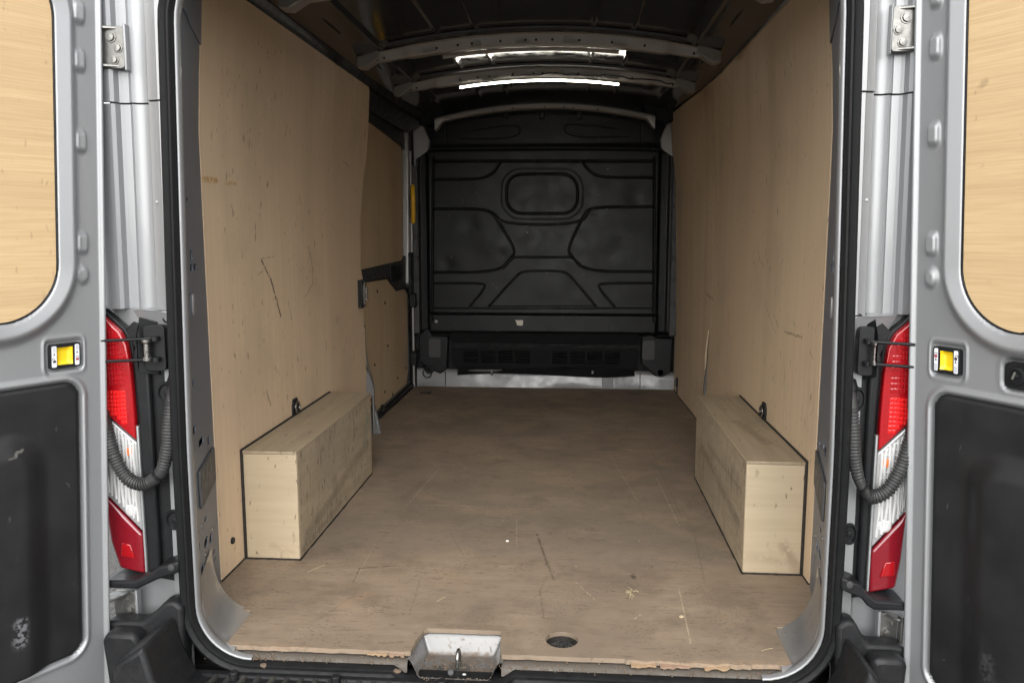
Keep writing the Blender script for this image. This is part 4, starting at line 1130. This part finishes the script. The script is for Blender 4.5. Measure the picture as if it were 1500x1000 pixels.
    # hinges: lower one below the ledge, upper one near the frame top
    for (z0, z1, xa, yy) in ((.043, .131, .938, .016), (1.408, 1.503, .886, .030)):
        hg = MB().plate(rrect(xa, xa+.055, z0, z1, .008, 3), [], lambda u, v, n: (s*u, yy-n, v), 0, .010)
        hb = mk('door_hinge', hg, ZINC, van, .002)
        for (dx, dz, r) in ((.030, .74, .0105), (.014, .48, .009), (.024, .20, .0085)):
            c = (s*(xa+dx), yy-.010, lerp(z0, z1, dz))
            mk('hinge_bolt', MB().lathe(c, (0, -1, 0), [(r*1.35, 0), (r*1.3, .002), (r, .0022), (r*.92, .007), (0, .0078)], 8), ZINC, hb, smooth=25)
        for z in (z0+.002, z1-.008):
            mk('hinge_arm', MB().prism([(s*(xa+.010), yy-.008, z), (s*(xa+.055), yy-.008, z), (s*1.00, yy-.035, z), (s*1.005, yy-(.06 if s < 0 else .04), z), (s*.975, yy-(.06 if s < 0 else .04), z), (s*.955, yy-.03, z)], (0, 0, .007)), ZINC, hb, .002)
        ky = yy - (.060 if s < 0 else .030)
        mk('hinge_knuckle', MB().tube([(s*.992, ky, z0-.004), (s*.992, ky, z1+.004)], .011, 12), ZINC, hb)
        mk('hinge_edge', MB().box(*(sorted((s*(xa-.008), s*(xa-.001)))), yy-.014, yy+.006, z0-.006, z1+.004), SILVER, hb, .002)
    # bumper corner block
    bc = [(.780, .120), (.800, .136), (.825, .134), (.865, .098), (.890, .080), (.985, .078), (1.005, .060), (1.010, -.24), (.790, -.24)]
    mk('bumper_corner', MB().prism([(s*a, .0, c) for a, c in bc], (0, -.052, 0)), BUMPER, van, .010, 3)
    blk = MB().prism([(s*a, -.02, c) for a, c in [(.870, -.24), (.876, .050), (.890, .070), (.958, .070), (.972, .050), (.945, -.24)]], (0, -.075, 0))
    mk('bumper_block', blk, BUMPER, van, .014, 3)
    mk('bumper_inner_slope', MB().prism([(s*.700, -.046, -.065), (s*.745, -.046, -.046), (s*.780, -.046, .02), (s*.800, -.046, .10), (s*.880, -.046, .05), (s*.890, -.046, -.20), (s*.70, -.046, -.20)], (0, -.16, 0)), BUMPER, van, .012, 3)

WARP = None
# ------------------------------------------------------------------ bumper step with ribbed tread
bp = mk('rear_bumper', MB().box(-.79, .79, -.24, -.046, -.26, -.055), BUMPER, van, .012, 3)
mk('step_riser', MB().box(-.78, .78, -.056, -.030, -.20, -.048), BUMPER, bp, .006)
for k in range(40):
    x = lerp(-.70, .70, k/39)
    mk('tread_rib', MB().prism([(x-.010, -.050, -.0555), (x+.006, -.050, -.0555), (x+.003, -.050, -.0485), (x-.007, -.050, -.0485)], (-.010, -.17, 0)), TREAD, bp, .0015)
for x in (-.655, -.40, -.14, .14, .40, .655):
    mk('step_peg', MB().tube([(x, -.058, -.06), (x, -.058, -.036)], .011, 12), BUMPER, bp, .002)

# ------------------------------------------------------------------ rear doors (opened about 120 degrees)
DA = R(30)
TABS = [1.52, 1.415, 1.235, 1.005]
def sdr(U, V, u0, u1, v0, v1, r):               # rounded-rect signed distance (numpy)
    cu, cv, hu, hv = (u0+u1)/2, (v0+v1)/2, (u1-u0)/2 - r, (v1-v0)/2 - r
    qx, qy = np.abs(U-cu) - hu, np.abs(V-cv) - hv
    return np.minimum(np.maximum(qx, qy), 0) + np.hypot(np.maximum(qx, 0), np.maximum(qy, 0)) - r
for s in (-1, 1):
    O = Vector((-.97, -.073, 0)) if s < 0 else Vector((.935, -.067, 0))
    T = Vector((s*math.sin(DA), -math.cos(DA), 0)); N = Vector((-s*math.cos(DA), -math.sin(DA), 0))
    def D(u, z, n=0.0): return O + T*(u - .055*z) + N*n + Vector((0, 0, z))
    df = lambda u, v, n: D(u, v, n)
    wu = .100 if s < 0 else .116
    ue = -.018 if s < 0 else -.014
    us = np.concatenate([np.arange(ue, .17, .0022), np.arange(.17, .30, .005), np.arange(.30, .781, .02)])
    zz = np.arange(-.13, 1.70, .0055)
    U, Zg = np.meshgrid(us, zz)
    dw = sdr(U, Zg, wu, .70, .835, 1.62, .125)
    dp = sdr(U, Zg, .047, .735, .030, .690, .040)
    NN = np.full_like(U, -.006)
    NN += .021*npss(.056, .030, dw)                                   # raised flange round the window
    ap = np.interp(us, [ue, ue+.002, ue+.005, ue+.007, ue+.012, ue+.018, .05], [-.028, -.010, -.004, .002, .002, -.006, -.006])
    lipk = npss(.030, .022, U)
    NN = NN*(1-lipk) + ap[None, :]*lipk
    NN -= .009*np.clip(1 - dw/.034, 0, 1)*npss(.05, .03, dw)
    NN += -.016*npss(.003, -.002, dw)                                 # window aperture
    NN += .006*npss(.016, .006, dp)*npss(.024, .030, U) - .016*npss(.004, -.004, dp)   # rim, then recess for the trim panel
    lu0, lu1 = (.050, .118) if s < 0 else (.052, .113)
    lz0, lz1 = (.722, .778) if s < 0 else (.732, .788)
    dl = sdr(U, Zg, lu0-.006, lu1+.006, lz0-.006, lz1+.006, .008)
    NN += .003*npss(.012, .006, dl) - .010*npss(.006, -.001, dl)
    for z in TABS:
        tb = sdr(U, Zg, .030, .050, z-.020, z+.020, .006); NN += .010*npss(.006, -.002, tb)*npss(.015, -.01, NN)
    tb = sdr(U, Zg, .030, .052, .915, .95, .014); NN += .010*npss(.008, -.004, tb)
    if s > 0:
        dk = sdr(U, Zg, .205, .262, .722, .780, .014); NN += .002*npss(.014, .007, dk) - .014*npss(.006, -.002, dk)
    rows = [[D(us[j], zz[i], NN[i, j]) for j in range(len(us))] for i in range(len(zz))]
    dr_ = mk('rear_door', MB().grid(rows), SILVER, van, smooth=180, fix=False, label='open %s rear door with plywood window blank and black lower trim' % ('left' if s < 0 else 'right'))
    # outer skin and edge so that the door has its thickness
    ou = rrect(ue, .78, -.13, 1.70, .01, 2)
    mk('outer_skin', MB().plate(ou, [rrect(wu-.02, .72, .815, 1.64, .13, 8)], df, -.030, -.050), SILVER, dr_, .004)
    mk('window_board', MB().plate(rrect(wu-.001, .70, .835, 1.62, .125, 14), [], df, -.006, .002), PLY_D, dr_, .001)
    mk('window_seal', MB().tube([D(u, z, .0035) for u, z in rrect(wu+.0005, .70, .835, 1.62, .125, 14)] + [D(.70, .96, .0035)], .0022, 6), RUBBER, dr_, smooth=60)
    # black moulded trim with a shallow grip form
    us2 = np.linspace(.0485, .733, 90); zz2 = np.linspace(.0315, .6885, 110)
    U2, Z2 = np.meshgrid(us2, zz2)
    d2 = sdr(U2, Z2, .0485, .733, .0315, .6885, .039)
    N2 = np.full_like(U2, -.004) - .010*npss(-.006, .0, d2)
    pod = sdr(U2, Z2, .155, .60, -.20, .565, .06)
    N2 += .020*npss(.030, -.030, pod)
    N2 -= .006*npss(.006, -.006, sdr(U2, Z2, .095, .140, -.10, .50, .02))*0
    vs2 = [D(us2[j], zz2[i], N2[i, j]) for i in range(len(zz2)) for j in range(len(us2))]
    ff = []; nn = len(us2)
    for i in range(len(zz2)-1):
        for j in range(nn-1):
            if d2[i:i+2, j:j+2].max() <= .004: ff.append((i*nn+j, i*nn+j+1, (i+1)*nn+j+1, (i+1)*nn+j))
    pm = MB(); pm.v = vs2; pm.f = ff
    g = NG('scuffed_black_trim')
    col = g.mix(g.noise(7, 5), (.0085,.0085,.009), (.0125,.0125,.013))
    sc_ = g.math('MULTIPLY', g.ss(g.voro2(22, (0, 1, 0), (0, .1, .3), g.vm('ADD', g.co, g.vm('SCALE', g.noisec(30), .03))), .05, .02), g.ss(g.noise(6, 3), .5, .6))
    col = g.mix(g.math('MULTIPLY', sc_, .3), col, (.14,.14,.14))
    col = g.mix(g.math('MULTIPLY', g.ss(g.noise(5, 5, .7), .5, .8), .25), col, (.022,.0215,.020))
    a0 = D(.238 if s < 0 else .20, .13, .0)
    jj = g.vm('ADD', g.co, g.vm('SCALE', g.vm('SUBTRACT', g.noisec(110), (.5,.5,.5)), .016))
    col = g.mix(g.math('MULTIPLY', g.math('MULTIPLY', g.seg(jj, Vz(D(.200, .165, .016)), Vz(D(.202, .125, .016)), .022), g.ss(g.noise(110, 3), .42, .55)), .36 if s < 0 else .06), col, (.34,.34,.36))
    col = g.mix(g.math('MULTIPLY', g.seg(g.vm('ADD', g.co, g.vm('SCALE', g.vm('SUBTRACT', g.noisec(40), (.5,.5,.5)), .02)), Vz(D(.14, .575, .01)), Vz(D(.24, .53, .01)), .004), .5 if s < 0 else .0), col, (.20,.19,.17))
    g.bump(g.noise(420, 2), .0005, .5)
    tm = g.out(col, g.ss(g.noise(9, 5), .3, .7, .36, .55), 0, 0, .5)
    mk('lower_trim_panel', pm, tm, dr_, smooth=180, fix=False)
    # yellow check-release button in its black bezel
    bz = [(lu0, lz0), (lu1, lz0), (lu1, lz1), (lu0, lz1)]
    yu0, yu1 = lerp(lu0, lu1, .23), lerp(lu0, lu1, .78)
    if s > 0: yu0, yu1 = lerp(lu0, lu1, .25), lerp(lu0, lu1, .76)
    yz0, yz1 = lz0+.008, lz1-.008
    mk('release_bezel', MB().plate(rrect(lu0, lu1, lz0, lz1, .005, 3), [rrect(yu0, yu1, yz0, yz1, .001, 1)], df, -.012, .0), BLACKPL, dr_, .0012, label='black bezel round the yellow door release')
    rows = []
    for v in np.linspace(yz0, yz1, 16):
        r = []
        for u in np.linspace(yu0, yu1, 24):
            a = (u-yu0)/(yu1-yu0); e_ = min(a, 1-a, (v-yz0)/(yz1-yz0), (yz1-v)/(yz1-yz0))
            n = -.003 - .006*sstep(.05, .16, a)*sstep(.05, .16, 1-a)*sstep(.04, .16, (v-yz0)/(yz1-yz0))*sstep(.04, .16, (yz1-v)/(yz1-yz0)) + .004*sstep(.62, .95, 1-a)*0 + .006*sstep(.3, .12, a)*sstep(.02, .1, a)
            r.append(D(u, v, n))
        rows.append(r)
    mk('release_button', MB().grid(rows), YELLOW, dr_, smooth=50, fix=False)
    for side_, (a, c) in (('near', (lu0+.003, lerp(lu0, lu1, .19))), ('far', (lerp(lu0, lu1, .80), lu1-.003))):
        st_ = mk('release_sticker', MB().plate(rrect(a, c, lz0+.004, lz1-.004, .002, 2), [], df, .0, .0006), WHITE, dr_)
        m = (a+c)/2; hz = lz1 - lz0
        lockz = lerp(lz0, lz1, .34 if s < 0 else .66)
        openlock = side_ == 'far'
        mk('sticker_symbol', MB().plate(rrect(m-.0035, m+.0030, lockz-.0045, lockz+.0010, .0006, 1), [], df, .0007, .0010), INK if openlock else INKRED, dr_)
        arc = [(m + .0026*math.cos(a_) + (.002 if openlock else 0), lockz + .002 + (.004)*math.sin(a_)) for a_ in [math.pi*k/8 for k in range(9)]]
        ib = MB()
        ib.tube([D(u, v, .0009) for u, v in arc], .0006, 5)
        mk('sticker_symbol', ib, INK, dr_)
        az = lerp(lz0, lz1, .56 if s < 0 else .46)
        mk('sticker_arrow', MB().plate([(m-.003, az), (m+.003, az), (m+.0008, az+.0018), (m+.0008, az+.006), (m-.0008, az+.006), (m-.0008, az+.0018)], [], df, .0007, .0010), INK, dr_)
        pz = (.70, .90) if s < 0 else (.10, .34)
        mk('sticker_print', MB().plate(rrect(m-.0035, m+.0035, lerp(lz0, lz1, pz[0]), lerp(lz0, lz1, pz[1]), .0008, 1), [], df, .0007, .0009), STICKERGREY, dr_)
    if s > 0:
        kb = mk('handle_socket', MB().plate(rrect(.208, .259, .725, .777, .012, 4), [], df, -.016, -.002), BLACKPL, dr_, .004, 3)
        c = D(.2335, .751, -.002)
        mk('socket_knob', MB().lathe(c, N, [(.019, 0), (.018, .003), (.013, .004), (.012, .001), (.005, .001), (.004, .004), (0, .005)], 18), BLACKPL, dr_)
        mk('socket_pin', MB().obox(D(.231, .752, .004), T*.002, Vector((.3, 0, 1))*.007, N*.0015), ZINC, dr_)
    for z in (.762, .655):                         # check-strap anchor on the hinge edge
        mk('check_anchor', MB().obox(D(-.006, z, -.020), T*.012, Vector((0, 0, .020)), N*.012), BLACKPL, dr_, .004)

# ------------------------------------------------------------------ loose debris on the sill and floor
STONE = simple('tan_grit', (.13,.092,.062), .85, 0, 0, .4, 200)
STONE_W = simple('pale_grit', (.62,.60,.55), .8, 0, 0, .2, 200)
STRAW = simple('dry_straw', (.40,.325,.20), .7, 0, 0, .3, 200)
def pebble(c, r, m, label, flat=.6, seed=0, name='grit_stone'):
    random.seed(seed); bm = bmesh.new(); bmesh.ops.create_icosphere(bm, subdivisions=2, radius=1)
    for v in bm.verts:
        v.co *= random.uniform(.78, 1.12); v.co = Vector((v.co.x*r*1.25, v.co.y*r*.8, v.co.z*r*flat))
    b = MB(); bm.verts.index_update(); b.v = [v.co + Vector(c) for v in bm.verts]; b.f = [tuple(v.index for v in f.verts) for f in bm.faces]; bm.free()
    return mk(name, b, m, None, smooth=25, label=label, cat='stone')
pebble((-.590, -.030, -.034), .010, STONE, 'tan stone chip on the black sill seal near the left corner', .6, 2)
pebble((-.255, -.030, -.034), .0085, STONE, 'tan stone chip on the sill seal just left of the latch recess', .6, 3)
pebble((-.088, -.040, -.030), .0035, STONE_W, 'tiny white stone chip on the seal below the striker', .8, 4)
def straw(pts, label, r=.0009):
    mk('dry_straw', MB().tube(bez(pts, 6), r, 6), STRAW, None, smooth=60, label=label, cat='straw')
p = Q(926, 868, z=0)
cl = MB(); random.seed(9)
for k in range(14):
    a = random.uniform(0, 6.28); q = Vector((p.x + random.uniform(-.012, .012), p.y + random.uniform(-.03, .03), .002)); dlt = Vector((math.cos(a)*.008, math.sin(a)*.014, .001))
    cl.tube([q-dlt, q+Vector((.003, .002, .002)), q+dlt], .0011, 5)
mk('grass_tuft', cl, STRAW, None, label='small tuft of dry grass lying on the plywood floor', cat='grass', smooth=60)
p = Q(998, 904, z=0); pebble((p.x, p.y, .003), .0055, STRAW, 'pale yellow wood crumb on the right of the floor', .7, 6, 'wood_crumb')
p = Q(743, 793, z=0); pebble((p.x, p.y, .003), .005, STONE_W, 'grey crumb in the middle of the floor', .7, 7, 'grit_crumb')
for (a, c, lab) in (((450,838), (476,826), 'straw blade on the floor in front of the left box'), ((640,880), (652,874), 'short straw blade on the floor above the latch recess'), ((1115,953), (1132,949), 'straw blade on the floor near the right corner gusset')):
    A, Bq = Q(*a, z=.0015), Q(*c, z=.0015); straw([A, (A+Bq)/2 + Vector((.002, .002, .001)), Bq], lab)
# grit and fibres swept against the sill: too many to count
random.seed(21)
gr = MB()
for k in range(520):
    x = random.uniform(-.69, .69)
    if random.random() < .45: x = random.choice((random.gauss(-.63, .03), random.gauss(.10, .09), random.gauss(.64, .03), random.gauss(-.60, .12)))
    if -.225 < x < -.005 and random.random() < .5: continue
    y = -.010 + random.gauss(0, .006); r = random.uniform(.0008, .0026)
    gr.lathe((x, y, -.0265 + .010*max(0, y+.010)/.012 + .002), (random.uniform(-.6,.6), random.uniform(-.6,.6), 1), [(0, -r), (r, 0), (r*.6, r), (0, r*1.2)], 5)
for k in range(420):
    x, y = random.uniform(-.205, -.02), random.gauss(.012, .028)
    if y > .10: continue
    r = random.uniform(.0006, .0022)
    gr.lathe((x, y, dish(x, y) + r*.4), (random.uniform(-.6,.6), random.uniform(-.6,.6), 1), [(0, -r), (r, 0), (r*.6, r), (0, r*1.2)], 5)
mk('sill_grit', gr, STONE, None, kind='stuff', smooth=10, label='brown grit and crumbs along the sill and in the latch recess', cat='grit')
gw = MB()
for k in range(170):
    x = random.uniform(-.70, .70); r = random.uniform(.0007, .0016); y = -.036 + random.gauss(0, .0015)
    gw.lathe((x, y, -.0585 + r*.5), (0, 0, 1), [(0, -r), (r, 0), (0, r)], 5)
mk('pale_grit', gw, STONE_W, None, kind='stuff', smooth=10, label='pale specks of grit on the rubber sill seal', cat='grit')
